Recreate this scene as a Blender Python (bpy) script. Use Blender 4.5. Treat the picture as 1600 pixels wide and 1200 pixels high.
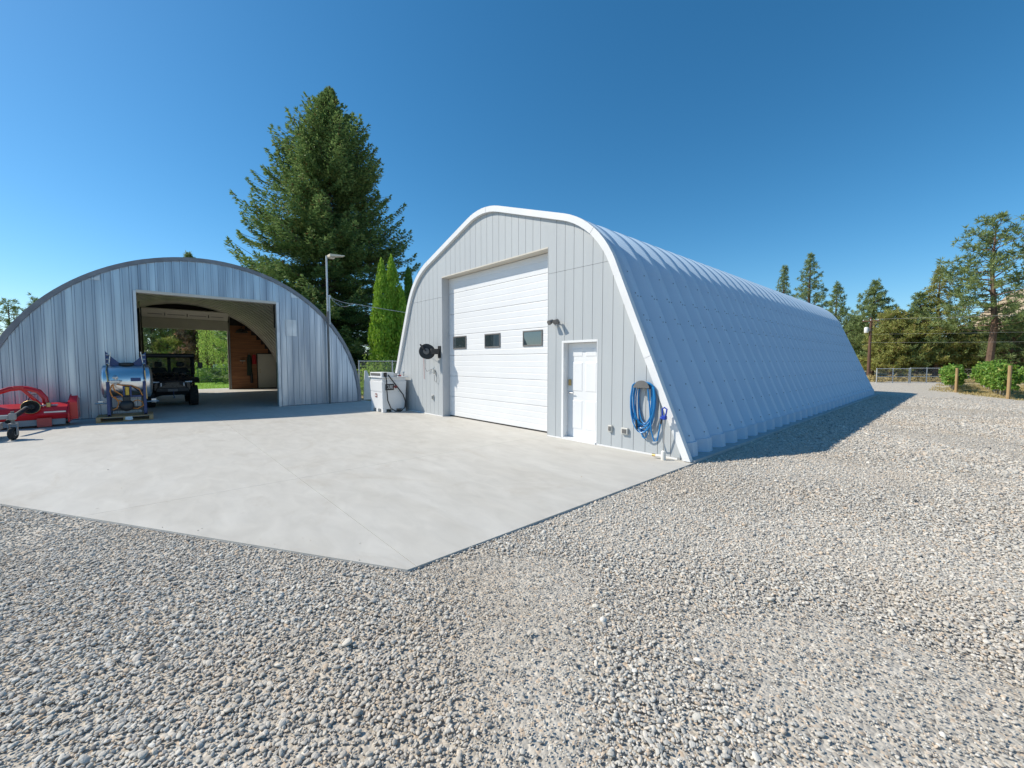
import bpy, bmesh, math, random
import numpy as np
from mathutils import Vector, Matrix
R = math.radians
scene = bpy.context.scene
for o in list(bpy.data.objects): bpy.data.objects.remove(o)
COL = scene.collection

# ------------------------------------------------------------------ camera
cam_d = bpy.data.cameras.new('camera'); cam_d.sensor_width = 36; cam_d.lens = 14.4
cam_d.clip_start = .05; cam_d.clip_end = 6000
cam = bpy.data.objects.new('camera', cam_d); COL.objects.link(cam)
cam.location = (0, 0, 1.65); cam.rotation_euler = (R(90 - 3.13), 0, R(48.05))
scene.camera = cam
# ------------------------------------------------------------------ sky + sun
SUN = Vector((-.76, -.75, 1)).normalized()          # towards the sun
elev = math.asin(SUN.z); az = math.atan2(SUN.x, SUN.y)
w = bpy.data.worlds.new('World'); scene.world = w; w.use_nodes = True
nt = w.node_tree
sky = nt.nodes.new('ShaderNodeTexSky'); sky.sky_type = 'NISHITA'; sky.sun_disc = False
sky.sun_elevation = elev; sky.sun_rotation = az
sky.altitude = 400; sky.air_density = 1.0; sky.dust_density = .5; sky.ozone_density = 6
hs = nt.nodes.new('ShaderNodeHueSaturation'); hs.inputs['Saturation'].default_value = 1.21; hs.inputs['Hue'].default_value = .488
bg = nt.nodes['Background']; bg.inputs['Strength'].default_value = .142
nt.links.new(sky.outputs[0], hs.inputs['Color']); nt.links.new(hs.outputs[0], bg.inputs[0])
sd = bpy.data.lights.new('sun', 'SUN'); sd.energy = 4.9; sd.angle = R(.53); sd.color = (1, .925, .80)
so = bpy.data.objects.new('sun', sd); COL.objects.link(so)
so.rotation_euler = SUN.to_track_quat('Z', 'Y').to_euler(); so.location = (-30, -30, 40)
scene.view_settings.view_transform = 'Standard'; scene.view_settings.look = 'None'
scene.view_settings.exposure = 0.02; scene.view_settings.gamma = 1
scene.render.engine = 'CYCLES'

# ------------------------------------------------------------------ materials
MATS = {}
def _n(t, k, **kw):
    n = t.nodes.new(k)
    for a, v in kw.items(): setattr(n, a, v)
    return n
def mat(name, c1, c2=None, rough=.6, metal=0, scale=3, bump=0, bscale=60, stretch=(1, 1, 1), spec=.5, detail=6,
        island=0, trans=0, c3=None, c3t=.93, coat=0, contrast=(.3, .7)):
    """procedural paint / wood / metal: two-tone noise colour, fine relief, optional per-leaf variation"""
    m = bpy.data.materials.new(name); m.use_nodes = True; t = m.node_tree
    b = t.nodes['Principled BSDF']; b.inputs['Roughness'].default_value = rough
    b.inputs['Metallic'].default_value = metal; b.inputs['Specular IOR Level'].default_value = spec
    b.inputs['Coat Weight'].default_value = coat
    c1 = (*c1, 1); c2 = (*(c2 or c1[:3]), 1)
    L = t.links.new
    tc = _n(t, 'ShaderNodeTexCoord'); mp = _n(t, 'ShaderNodeMapping'); mp.inputs['Scale'].default_value = stretch
    L(tc.outputs['Object'], mp.inputs[0])
    mix = _n(t, 'ShaderNodeMix', data_type='RGBA'); mix.inputs['A'].default_value = c1; mix.inputs['B'].default_value = c2
    if island:
        g = _n(t, 'ShaderNodeNewGeometry'); L(g.outputs['Random Per Island'], mix.inputs['Factor'])
        out = mix.outputs['Result']
        if c3:
            m2 = _n(t, 'ShaderNodeMix', data_type='RGBA'); m2.inputs['B'].default_value = (*c3, 1)
            wn = _n(t, 'ShaderNodeTexWhiteNoise', noise_dimensions='1D'); L(g.outputs['Random Per Island'], wn.inputs['W'])
            gt = _n(t, 'ShaderNodeMath', operation='GREATER_THAN'); gt.inputs[1].default_value = c3t
            L(wn.outputs['Value'], gt.inputs[0]); L(gt.outputs[0], m2.inputs['Factor']); L(out, m2.inputs['A']); out = m2.outputs['Result']
    else:
        nz = _n(t, 'ShaderNodeTexNoise'); nz.inputs['Scale'].default_value = scale; nz.inputs['Detail'].default_value = detail
        L(mp.outputs[0], nz.inputs['Vector'])
        mr = _n(t, 'ShaderNodeMapRange'); mr.inputs['From Min'].default_value = contrast[0]; mr.inputs['From Max'].default_value = contrast[1]
        L(nz.outputs['Fac'], mr.inputs[0]); L(mr.outputs[0], mix.inputs['Factor']); out = mix.outputs['Result']
        rr = _n(t, 'ShaderNodeMapRange'); rr.inputs['To Min'].default_value = max(.02, rough - .08); rr.inputs['To Max'].default_value = min(1, rough + .1)
        L(nz.outputs['Fac'], rr.inputs[0]); L(rr.outputs[0], b.inputs['Roughness'])
    L(out, b.inputs['Base Color'])
    if bump:
        nb = _n(t, 'ShaderNodeTexNoise'); nb.inputs['Scale'].default_value = bscale; nb.inputs['Detail'].default_value = 4
        L(mp.outputs[0], nb.inputs['Vector'])
        bp = _n(t, 'ShaderNodeBump'); bp.inputs['Strength'].default_value = bump; bp.inputs['Distance'].default_value = .02
        L(nb.outputs['Fac'], bp.inputs['Height']); L(bp.outputs[0], b.inputs['Normal'])
    if trans:
        tr = _n(t, 'ShaderNodeBsdfTranslucent'); ms = _n(t, 'ShaderNodeMixShader'); ms.inputs[0].default_value = trans
        L(out, tr.inputs[0]); L(b.outputs[0], ms.inputs[1]); L(tr.outputs[0], ms.inputs[2])
        L(ms.outputs[0], t.nodes['Material Output'].inputs[0])
    MATS[name] = m
    return m
def glass(name, col, rough=.03, alpha=None):
    m = bpy.data.materials.new(name); m.use_nodes = True; b = m.node_tree.nodes['Principled BSDF']
    b.inputs['Base Color'].default_value = (*col, 1); b.inputs['Roughness'].default_value = rough; b.inputs['IOR'].default_value = 1.9
    b.inputs['Specular IOR Level'].default_value = .8
    if alpha is not None: b.inputs['Alpha'].default_value = alpha
    MATS[name] = m
    return m
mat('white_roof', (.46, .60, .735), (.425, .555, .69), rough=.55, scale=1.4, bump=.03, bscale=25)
mat('white_trim', (.78, .78, .775), (.70, .70, .695), rough=.45, scale=2)
mat('siding', (.45, .475, .485), (.41, .435, .45), rough=.6, scale=1.3, stretch=(1, 1, .3), bump=.06, bscale=120)
mat('siding_core', (.09, .10, .11), rough=.8)
mat('jamb_paint', (.50, .51, .52), (.47, .48, .49), rough=.55)
mat('soffit', (.62, .58, .50), (.57, .53, .46), rough=.7)
mat('door_white', (.75, .755, .76), (.71, .715, .72), rough=.42, scale=1.2, bump=.03, bscale=200)
mat('rubber', (.018, .018, .019), (.03, .03, .03), rough=.75, bump=.1, bscale=80)
mat('frame_grey', (.17, .165, .16), (.13, .125, .12), rough=.5)
glass('window_glass', (.03, .045, .05), .02)
glass('cab_glass', (.02, .03, .03), .02, .5)
mat('steel', (.60, .60, .60), (.45, .45, .46), rough=.35, metal=1, scale=8)
mat('bolt', (.14, .19, .25), (.20, .25, .30), rough=.5, metal=.5)
mat('galvanised', (.60, .64, .69), (.30, .345, .41), rough=.36, metal=.92, scale=1.5, stretch=(1, 2.6, .16), bump=.06, bscale=7, contrast=(.30, .70))
mat('galvanised_pale', (.74, .75, .76), (.58, .59, .60), rough=.45, metal=.7, scale=2)
mat('hut_flashing', (.25, .265, .29), (.18, .19, .21), rough=.55, metal=.4)
mat('hut_inner', (.66, .62, .54), (.50, .47, .42), rough=.6, metal=.2, scale=2)
mat('dark_wall', (.035, .032, .03), (.055, .05, .045), rough=.9)
mat('wood_wall', (.36, .155, .065), (.22, .09, .04), rough=.6, scale=2.2, stretch=(1, .5, 6), bump=.1)
mat('cream_door', (.60, .58, .50), (.55, .53, .46), rough=.6)
mat('track_metal', (.30, .29, .27), (.2, .2, .19), rough=.5, metal=.7)
mat('black_plastic', (.012, .012, .013), (.022, .022, .023), rough=.5, bump=.05, bscale=150)
mat('black_gloss', (.010, .010, .012), (.018, .018, .02), rough=.25)
mat('tyre', (.016, .016, .016), (.03, .029, .028), rough=.85, bump=.3, bscale=40)
mat('headlamp', (.75, .77, .8), rough=.1)
mat('stainless', (.80, .80, .80), (.70, .70, .70), rough=.32, metal=1, scale=2, bump=.02, bscale=6)
mat('blue_paint', (.012, .035, .13), (.018, .05, .17), rough=.35)
mat('orange_hose', (.62, .22, .035), (.5, .17, .03), rough=.45)
mat('black_metal', (.014, .014, .016), (.035, .034, .034), rough=.45)
mat('pallet_wood', (.55, .36, .18), (.40, .25, .12), rough=.8, scale=3, stretch=(4, 1, 4), bump=.15)
mat('red_paint', (.58, .012, .018), (.48, .01, .015), rough=.3, scale=2, coat=.3)
mat('red_faded', (.55, .10, .08), (.46, .07, .06), rough=.5)
mat('grey_cast', (.36, .35, .34), (.24, .24, .24), rough=.55, metal=.3)
mat('yellow_plastic', (.65, .42, .05), rough=.5)
mat('paper', (.80, .80, .78), (.7, .7, .69), rough=.7)
mat('tank_white', (.82, .82, .82), (.76, .76, .76), rough=.35, scale=1.5)
mat('sign_black', (.02, .02, .022), rough=.5)
mat('sign_red', (.20, .04, .04), rough=.5)
mat('hose_black', (.012, .012, .013), rough=.5)
mat('hose_blue', (.012, .22, .50), (.010, .16, .42), rough=.35, scale=4)
mat('blue_plastic', (.008, .05, .42), (.008, .04, .34), rough=.35)
mat('box_beige', (.62, .60, .55), (.57, .55, .5), rough=.55)
mat('pvc', (.80, .78, .74), (.66, .62, .54), rough=.5)
mat('brass', (.5, .36, .16), rough=.4, metal=1)
mat('concrete_curb', (.48, .48, .47), (.38, .38, .375), rough=.9, scale=6, bump=.2, bscale=90)
mat('post_steel', (.60, .61, .62), (.50, .51, .52), rough=.5, metal=.35)
mat('lamp_shade', (.62, .54, .42), (.54, .47, .36), rough=.6)
mat('wire', (.10, .10, .10), rough=.6)
mat('wire_pale', (.38, .38, .38), rough=.5)
mat('pole_wood', (.16, .085, .055), (.10, .055, .038), rough=.9, stretch=(6, 6, .6), bump=.2)
mat('vine_post', (.46, .31, .15), (.34, .22, .10), rough=.9, stretch=(6, 6, .8), bump=.2)
mat('weathered_wood', (.30, .27, .23), (.2, .18, .15), rough=.9, stretch=(6, 6, .8), bump=.2)
mat('bark', (.10, .07, .05), (.17, .12, .09), rough=.95, scale=6, stretch=(1, 1, .3), bump=.5, bscale=12)
mat('pine_bark', (.20, .125, .085), (.10, .065, .048), rough=.95, scale=5, stretch=(1, 1, .3), bump=.5, bscale=10)
mat('spruce_leaf', (.09, .185, .06), (.32, .42, .15), rough=.6, island=1, trans=.3, c3=(.19, .12, .05), c3t=.965, spec=.3)
mat('cedar_leaf', (.20, .38, .03), (.42, .58, .07), rough=.6, island=1, trans=.35, spec=.3)
mat('cedar_dark', (.07, .17, .025), (.14, .27, .045), rough=.6, island=1, trans=.25, spec=.3)
mat('pine_leaf', (.16, .23, .085), (.33, .40, .16), rough=.6, island=1, trans=.35, spec=.3)
mat('pine_leaf_olive', (.28, .31, .09), (.46, .47, .15), rough=.6, island=1, trans=.35, c3=(.34, .24, .11), c3t=.9, spec=.3)
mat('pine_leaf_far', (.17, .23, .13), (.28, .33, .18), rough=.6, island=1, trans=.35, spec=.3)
mat('willow_leaf', (.26, .40, .07), (.48, .60, .17), rough=.6, island=1, trans=.5, spec=.3)
mat('red_leaf', (.34, .18, .12), (.46, .30, .20), rough=.6, island=1, trans=.4, spec=.3)
mat('shrub_leaf', (.22, .40, .05), (.42, .55, .11), rough=.6, island=1, trans=.4, spec=.3)
mat('vine_leaf', (.10, .24, .03), (.30, .46, .08), rough=.5, island=1, trans=.3, spec=.4, c3=(.42, .40, .10), c3t=.93)
mat('dry_leaf', (.32, .25, .10), (.46, .37, .17), rough=.8, island=1, trans=.2, spec=.2)
mat('white_paint', (.8, .8, .8), (.7, .7, .7), rough=.5)
mat('green_paint', (.02, .09, .05), rough=.5)
mat('red_cloth', (.42, .02, .03), (.3, .015, .02), rough=.9)
mat('dark_cloth', (.012, .03, .024), (.02, .04, .03), rough=.9)
mat('lawn_green', (.16, .34, .03), (.27, .46, .06), rough=.9, scale=1.5, bump=.6, bscale=40)

def gravel_material(name, stone=False):
    m = bpy.data.materials.new(name); m.use_nodes = True; t = m.node_tree; L = t.links.new
    b = t.nodes['Principled BSDF']; b.inputs['Roughness'].default_value = .85; b.inputs['Specular IOR Level'].default_value = .3
    cr = _n(t, 'ShaderNodeValToRGB'); e = cr.color_ramp.elements
    cols = [(0, (.14, .135, .13)), (.07, (.34, .325, .30)), (.22, (.51, .475, .415)), (.36, (.43, .41, .37)), (.5, (.58, .54, .47)),
            (.64, (.48, .46, .415)), (.76, (.66, .61, .53)), (.86, (.55, .42, .30)), (.93, (.59, .55, .49)), (1, (.75, .71, .63))]
    cols = [(p, tuple(min(.85, 1.03*v) for v in c)) for p, c in cols]
    e[0].position = 0; e[0].color = (*cols[0][1], 1); e[1].position = 1; e[1].color = (*cols[-1][1], 1)
    for p, c in cols[1:-1]:
        x = e.new(p); x.color = (*c, 1)
    tc = _n(t, 'ShaderNodeTexCoord')
    if stone:
        oi = _n(t, 'ShaderNodeObjectInfo'); L(oi.outputs['Random'], cr.inputs[0])
        nz = _n(t, 'ShaderNodeTexNoise'); nz.inputs['Scale'].default_value = 2.5; nz.inputs['Detail'].default_value = 6
        L(tc.outputs['Object'], nz.inputs['Vector'])
        mx = _n(t, 'ShaderNodeMix', data_type='RGBA', blend_type='MULTIPLY'); mx.inputs['Factor'].default_value = .5
        vr = _n(t, 'ShaderNodeMapRange'); vr.inputs['To Min'].default_value = .72; vr.inputs['To Max'].default_value = 1.5
        L(nz.outputs['Fac'], vr.inputs[0]); L(cr.outputs[0], mx.inputs['A']); L(vr.outputs[0], mx.inputs['B'])
        ge = _n(t, 'ShaderNodeNewGeometry'); n1 = _n(t, 'ShaderNodeTexNoise'); n1.inputs['Scale'].default_value = .45; n1.inputs['Detail'].default_value = 7; n1.inputs['Roughness'].default_value = .62
        L(ge.outputs['Position'], n1.inputs['Vector'])
        r1 = _n(t, 'ShaderNodeMapRange'); r1.inputs['From Min'].default_value = .50; r1.inputs['From Max'].default_value = .68; r1.inputs['To Max'].default_value = .55
        L(n1.outputs['Fac'], r1.inputs[0])
        du = _n(t, 'ShaderNodeMix', data_type='RGBA'); du.inputs['B'].default_value = (.54, .445, .34, 1); L(r1.outputs[0], du.inputs['Factor']); L(mx.outputs['Result'], du.inputs['A'])
        L(du.outputs['Result'], b.inputs['Base Color'])
        bp = _n(t, 'ShaderNodeBump'); bp.inputs['Strength'].default_value = .25; bp.inputs['Distance'].default_value = .1
        L(nz.outputs['Fac'], bp.inputs['Height']); L(bp.outputs[0], b.inputs['Normal'])
    else:
        # pebbles too far off to tell apart: cell colours and relief, worn sandy patches between
        vo = _n(t, 'ShaderNodeTexVoronoi'); vo.inputs['Scale'].default_value = 48; L(tc.outputs['Object'], vo.inputs['Vector'])
        sp = _n(t, 'ShaderNodeSeparateColor'); L(vo.outputs['Color'], sp.inputs[0]); L(sp.outputs[0], cr.inputs[0])
        n1 = _n(t, 'ShaderNodeTexNoise'); n1.inputs['Scale'].default_value = .45; n1.inputs['Detail'].default_value = 7; n1.inputs['Roughness'].default_value = .62
        L(tc.outputs['Object'], n1.inputs['Vector'])
        r1 = _n(t, 'ShaderNodeMapRange'); r1.inputs['From Min'].default_value = .53; r1.inputs['From Max'].default_value = .70; r1.inputs['To Min'].default_value = .25; r1.inputs['To Max'].default_value = .75
        L(n1.outputs['Fac'], r1.inputs[0])
        mx = _n(t, 'ShaderNodeMix', data_type='RGBA'); mx.inputs['B'].default_value = (.48, .41, .32, 1)
        L(r1.outputs[0], mx.inputs['Factor']); L(cr.outputs[0], mx.inputs['A'])
        n2 = _n(t, 'ShaderNodeTexNoise'); n2.inputs['Scale'].default_value = 9; n2.inputs['Detail'].default_value = 6
        L(tc.outputs['Object'], n2.inputs['Vector'])
        v2 = _n(t, 'ShaderNodeMapRange'); v2.inputs['To Min'].default_value = .72; v2.inputs['To Max'].default_value = 1.25; L(n2.outputs['Fac'], v2.inputs[0])
        m2 = _n(t, 'ShaderNodeMix', data_type='RGBA', blend_type='MULTIPLY'); m2.inputs['Factor'].default_value = 1
        L(mx.outputs['Result'], m2.inputs['A']); L(v2.outputs[0], m2.inputs['B']); L(m2.outputs['Result'], b.inputs['Base Color'])
        inv = _n(t, 'ShaderNodeMath', operation='MULTIPLY'); inv.inputs[1].default_value = -1; L(vo.outputs['Distance'], inv.inputs[0])
        bp = _n(t, 'ShaderNodeBump'); bp.inputs['Strength'].default_value = .6; bp.inputs['Distance'].default_value = .012
        L(inv.outputs[0], bp.inputs['Height']); L(bp.outputs[0], b.inputs['Normal'])
    MATS[name] = m
gravel_material('gravel_sheet'); gravel_material('gravel_stone', True)

def concrete_material():
    m = bpy.data.materials.new('concrete'); m.use_nodes = True; t = m.node_tree; L = t.links.new
    b = t.nodes['Principled BSDF']; b.inputs['Roughness'].default_value = .7; b.inputs['Specular IOR Level'].default_value = .35
    tc = _n(t, 'ShaderNodeTexCoord'); mp = _n(t, 'ShaderNodeMapping'); mp.inputs['Scale'].default_value = (.5, 1.2, 1); mp.inputs['Rotation'].default_value = (0, 0, .5)
    L(tc.outputs['Object'], mp.inputs[0])
    n1 = _n(t, 'ShaderNodeTexNoise'); n1.inputs['Scale'].default_value = .9; n1.inputs['Detail'].default_value = 8; n1.inputs['Distortion'].default_value = 1.2
    n2 = _n(t, 'ShaderNodeTexNoise'); n2.inputs['Scale'].default_value = 4.5; n2.inputs['Detail'].default_value = 8; n2.inputs['Distortion'].default_value = .8
    n3 = _n(t, 'ShaderNodeTexNoise'); n3.inputs['Scale'].default_value = 180; n3.inputs['Detail'].default_value = 3
    for n in (n1, n2, n3): L(mp.outputs[0], n.inputs['Vector'])
    a = _n(t, 'ShaderNodeMix', data_type='RGBA'); a.inputs['A'].default_value = (.50, .475, .425, 1); a.inputs['B'].default_value = (.55, .53, .485, 1)
    r = _n(t, 'ShaderNodeMapRange'); r.inputs['From Min'].default_value = .28; r.inputs['From Max'].default_value = .72; L(n1.outputs['Fac'], r.inputs[0]); L(r.outputs[0], a.inputs['Factor'])
    v = _n(t, 'ShaderNodeMapRange'); v.inputs['To Min'].default_value = .80; v.inputs['To Max'].default_value = 1.18; L(n2.outputs['Fac'], v.inputs[0])
    x = _n(t, 'ShaderNodeMix', data_type='RGBA', blend_type='MULTIPLY'); x.inputs['Factor'].default_value = .8; L(a.outputs['Result'], x.inputs['A']); L(v.outputs[0], x.inputs['B'])
    n4 = _n(t, 'ShaderNodeTexNoise'); n4.inputs['Scale'].default_value = .55; n4.inputs['Detail'].default_value = 10; n4.inputs['Roughness'].default_value = .7; n4.inputs['Distortion'].default_value = 2; L(tc.outputs['Object'], n4.inputs['Vector'])
    r4 = _n(t, 'ShaderNodeMapRange'); r4.inputs['From Min'].default_value = .56; r4.inputs['From Max'].default_value = .72; r4.inputs['To Max'].default_value = .45; L(n4.outputs['Fac'], r4.inputs[0])
    sm = _n(t, 'ShaderNodeMix', data_type='RGBA'); sm.inputs['B'].default_value = (.40, .355, .29, 1); L(r4.outputs[0], sm.inputs['Factor']); L(x.outputs['Result'], sm.inputs['A'])
    # small dark drips
    vo = _n(t, 'ShaderNodeTexVoronoi'); vo.inputs['Scale'].default_value = 1.3; L(tc.outputs['Object'], vo.inputs['Vector'])
    lt = _n(t, 'ShaderNodeMapRange'); lt.inputs['From Min'].default_value = .018; lt.inputs['From Max'].default_value = .034; lt.inputs['To Min'].default_value = .55; lt.inputs['To Max'].default_value = 0; L(vo.outputs['Distance'], lt.inputs[0])
    y = _n(t, 'ShaderNodeMix', data_type='RGBA'); y.inputs['B'].default_value = (.12, .11, .10, 1); L(lt.outputs[0], y.inputs['Factor']); L(sm.outputs['Result'], y.inputs['A'])
    L(y.outputs['Result'], b.inputs['Base Color'])
    bp = _n(t, 'ShaderNodeBump'); bp.inputs['Strength'].default_value = .12; bp.inputs['Distance'].default_value = .01
    L(n3.outputs['Fac'], bp.inputs['Height']); L(bp.outputs[0], b.inputs['Normal'])
    MATS['concrete'] = m
concrete_material()

def ground_material(name, cols, s1, s2, bump):
    m = bpy.data.materials.new(name); m.use_nodes = True; t = m.node_tree; L = t.links.new
    b = t.nodes['Principled BSDF']; b.inputs['Roughness'].default_value = .95; b.inputs['Specular IOR Level'].default_value = .1
    tc = _n(t, 'ShaderNodeTexCoord')
    n1 = _n(t, 'ShaderNodeTexNoise'); n1.inputs['Scale'].default_value = s1; n1.inputs['Detail'].default_value = 9; n1.inputs['Roughness'].default_value = .6
    n2 = _n(t, 'ShaderNodeTexNoise'); n2.inputs['Scale'].default_value = s2; n2.inputs['Detail'].default_value = 6
    for n in (n1, n2): L(tc.outputs['Object'], n.inputs['Vector'])
    cr = _n(t, 'ShaderNodeValToRGB'); e = cr.color_ramp.elements
    e[0].position = .32; e[0].color = (*cols[0], 1); e[1].position = .68; e[1].color = (*cols[-1], 1)
    for i, c in enumerate(cols[1:-1]):
        x = e.new(.32 + .36 * (i + 1) / (len(cols) - 1)); x.color = (*c, 1)
    L(n1.outputs['Fac'], cr.inputs[0])
    v = _n(t, 'ShaderNodeMapRange'); v.inputs['To Min'].default_value = .6; v.inputs['To Max'].default_value = 1.4; L(n2.outputs['Fac'], v.inputs[0])
    x = _n(t, 'ShaderNodeMix', data_type='RGBA', blend_type='MULTIPLY'); x.inputs['Factor'].default_value = 1
    L(cr.outputs[0], x.inputs['A']); L(v.outputs[0], x.inputs['B']); L(x.outputs['Result'], b.inputs['Base Color'])
    bp = _n(t, 'ShaderNodeBump'); bp.inputs['Strength'].default_value = bump; bp.inputs['Distance'].default_value = .1
    L(n2.outputs['Fac'], bp.inputs['Height']); L(bp.outputs[0], b.inputs['Normal'])
    MATS[name] = m
ground_material('dry_ground', [(.22, .20, .09), (.36, .29, .16), (.44, .36, .22)], .15, 8, .5)
ground_material('verge_ground', [(.26, .24, .08), (.42, .33, .17), (.50, .41, .25)], .9, 14, .6)
ground_material('hill_ground', [(.20, .17, .11), (.40, .31, .21), (.46, .36, .25), (.23, .21, .15)], .035, .35, .8)

# ------------------------------------------------------------------ mesh helpers
class MB:
    def __init__(s): s.v = []; s.f = []; s.m = []; s.mi = 0
    def add(s, vs, fs):
        o = len(s.v); s.v += [tuple(p) for p in vs]
        for f in fs: s.f.append([i + o for i in f]); s.m.append(s.mi)
        return s
    def box(s, x0, x1, y0, y1, z0, z1):
        return s.add([(x0,y0,z0),(x1,y0,z0),(x1,y1,z0),(x0,y1,z0),(x0,y0,z1),(x1,y0,z1),(x1,y1,z1),(x0,y1,z1)],
                     [(0,3,2,1),(4,5,6,7),(0,1,5,4),(1,2,6,5),(2,3,7,6),(3,0,4,7)])
    def bbox(s, x0, x1, y0, y1, z0, z1, b=.01):
        """box with chamfered edges"""
        b = min(b, abs(x1-x0)*.45, abs(y1-y0)*.45, abs(z1-z0)*.45)
        bm = bmesh.new(); bmesh.ops.create_cube(bm, size=1)
        for v in bm.verts: v.co = Vector(((x0+x1)/2 + v.co.x*(x1-x0), (y0+y1)/2 + v.co.y*(y1-y0), (z0+z1)/2 + v.co.z*(z1-z0)))
        bmesh.ops.bevel(bm, geom=list(bm.edges), offset=b, segments=1, affect='EDGES')
        return s.bm(bm)
    def bm(s, bm):
        bm.verts.index_update()
        s.add([v.co[:] for v in bm.verts], [[v.index for v in f.verts] for f in bm.faces]); bm.free(); return s
    def prism(s, poly, d0, d1, plane='XZ'):
        """extrude a 2-D outline; XZ: depth is Y, YZ: depth is X, XY: depth is Z"""
        n = len(poly)
        P = {'XZ': lambda a, b, d: (a, d, b), 'YZ': lambda a, b, d: (d, a, b), 'XY': lambda a, b, d: (a, b, d)}[plane]
        vs = [P(a, b, d0) for a, b in poly] + [P(a, b, d1) for a, b in poly]
        fs = [list(range(n))[::-1], list(range(n, 2*n))] + [(i, (i+1) % n, n + (i+1) % n, n + i) for i in range(n)]
        return s.add(vs, fs)
    def cyl(s, p0, p1, r0, r1=None, n=12): return s.tube([p0, p1], [r0, r0 if r1 is None else r1], n)
    def tube(s, path, r, n=8, closed=False):
        path = [Vector(p) for p in path]; N = len(path)
        if not isinstance(r, (list, tuple)): r = [r]*N
        vs = []; fs = []; u = None
        for i, p in enumerate(path):
            a = path[(i-1) % N] if (closed or i > 0) else p; b = path[(i+1) % N] if (closed or i < N-1) else p
            t = (b - a); t = t.normalized() if t.length > 1e-9 else Vector((0, 0, 1))
            if u is None: u = t.orthogonal().normalized()
            else:
                u = u - t*u.dot(t); u = u.normalized() if u.length > 1e-6 else t.orthogonal().normalized()
            w_ = t.cross(u)
            vs += [p + (u*math.cos(2*math.pi*k/n) + w_*math.sin(2*math.pi*k/n))*r[i] for k in range(n)]
        for i in range(N if closed else N-1):
            j = (i+1) % N
            fs += [(i*n+k, i*n+(k+1) % n, j*n+(k+1) % n, j*n+k) for k in range(n)]
        if not closed: fs += [list(range(n))[::-1], list(range((N-1)*n, N*n))]
        return s.add(vs, fs)
    def lathe(s, prof, c, axis, n=24):
        """prof: (radius, distance along axis) pairs"""
        c = Vector(c); ax = Vector(axis).normalized(); u = ax.orthogonal().normalized(); w_ = ax.cross(u); vs = []; fs = []
        for r, h in prof: vs += [c + ax*h + (u*math.cos(2*math.pi*k/n) + w_*math.sin(2*math.pi*k/n))*r for k in range(n)]
        for i in range(len(prof)-1): fs += [(i*n+k, i*n+(k+1) % n, (i+1)*n+(k+1) % n, (i+1)*n+k) for k in range(n)]
        fs += [list(range(n))[::-1], list(range((len(prof)-1)*n, len(prof)*n))]
        return s.add(vs, fs)
    def build(s, name, mats, parent=None, local=False, smooth=False, kind=None):
        me = bpy.data.meshes.new(name)
        off = Vector((0, 0, 0)) if (local or parent is None) else origin(parent)
        me.from_pydata([(x-off.x, y-off.y, z-off.z) for x, y, z in s.v], [], s.f)
        if isinstance(mats, str): mats = [mats]
        for k in mats: me.materials.append(MATS[k])
        if len(mats) > 1: me.polygons.foreach_set('material_index', s.m)
        if smooth:
            me.polygons.foreach_set('use_smooth', [True]*len(me.polygons))
            try: me.set_sharp_from_angle(angle=R(40))
            except Exception: pass
        me.update()
        return link(name, me, parent, kind)
def link(name, me, parent=None, kind=None):
    o = bpy.data.objects.new(name, me); COL.objects.link(o)
    if parent is not None: o.parent = parent
    if kind: o['kind'] = kind
    return o
def origin(o):
    v = Vector((0, 0, 0))
    while o is not None: v += o.location; o = o.parent
    return v
def tag(o, label, cat, group=None):
    o['label'] = label; o['category'] = cat
    if group: o['group'] = group
    return o
def thing(name, label, cat, loc, group=None, rz=0):
    o = bpy.data.objects.new(name, None); COL.objects.link(o); o.location = loc; o.rotation_euler = (0, 0, rz); o.empty_display_size = .2
    return tag(o, label, cat, group)
def copy_tree(o, parent=None):
    c = o.copy(); COL.objects.link(c); c.parent = parent
    for ch in o.children: copy_tree(ch, c)
    return c
def text_mesh(s, size, ext=.002):
    cu = bpy.data.curves.new('txt', 'FONT'); cu.body = s; cu.size = size; cu.extrude = ext; cu.align_x = 'CENTER'; cu.align_y = 'CENTER'
    ob = bpy.data.objects.new('txt', cu); COL.objects.link(ob)
    dg = bpy.context.evaluated_depsgraph_get(); me = bpy.data.meshes.new_from_object(ob.evaluated_get(dg))
    bpy.data.objects.remove(ob); return me
rnd = random.Random(7)
def sag(a, b, d, n=16):
    a = Vector(a); b = Vector(b)
    return [a.lerp(b, i/n) - Vector((0, 0, d*4*(i/n)*(1-i/n))) for i in range(n+1)]

# ------------------------------------------------------------------ ground, gravel, slab
GZ = -.026
mb = MB(); mb.add([(-2500,-2500,-.16),(2500,-2500,-.16),(2500,2500,-.16),(-2500,2500,-.16)], [(0,1,2,3)])
mb.build('ground', 'dry_ground', kind='structure')
yard = [(-40,-40),(40,-40),(40,24),(6,26.2),(1.5,28.2),(-.2,32.2),(-.9,36.5),(-.6,44),(-.6,48),(-6,48),(-9,40),(-16,30),(-16,6.8),(-40,6.8)]
MB().prism(yard, -.30, GZ, 'XY').build('gravel_yard', 'gravel_sheet', kind='structure')
verge = [(-1.6,33.4),(-.7,32.0),(.1,30.2),(1.3,28.3),(4,26.6),(12,25.6),(40,25),(40,60),(-.9,60),(-.9,44),(-1.3,37)]
MB().prism(verge, -.25, -.035, 'XY').build('grass_verge', 'verge_ground', kind='structure')
MB().prism([(-30.9,-9),(-30.9,14),(-60,14),(-60,-9)], -.25, -.02, 'XY').build('lawn', 'lawn_green', kind='structure')

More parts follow.
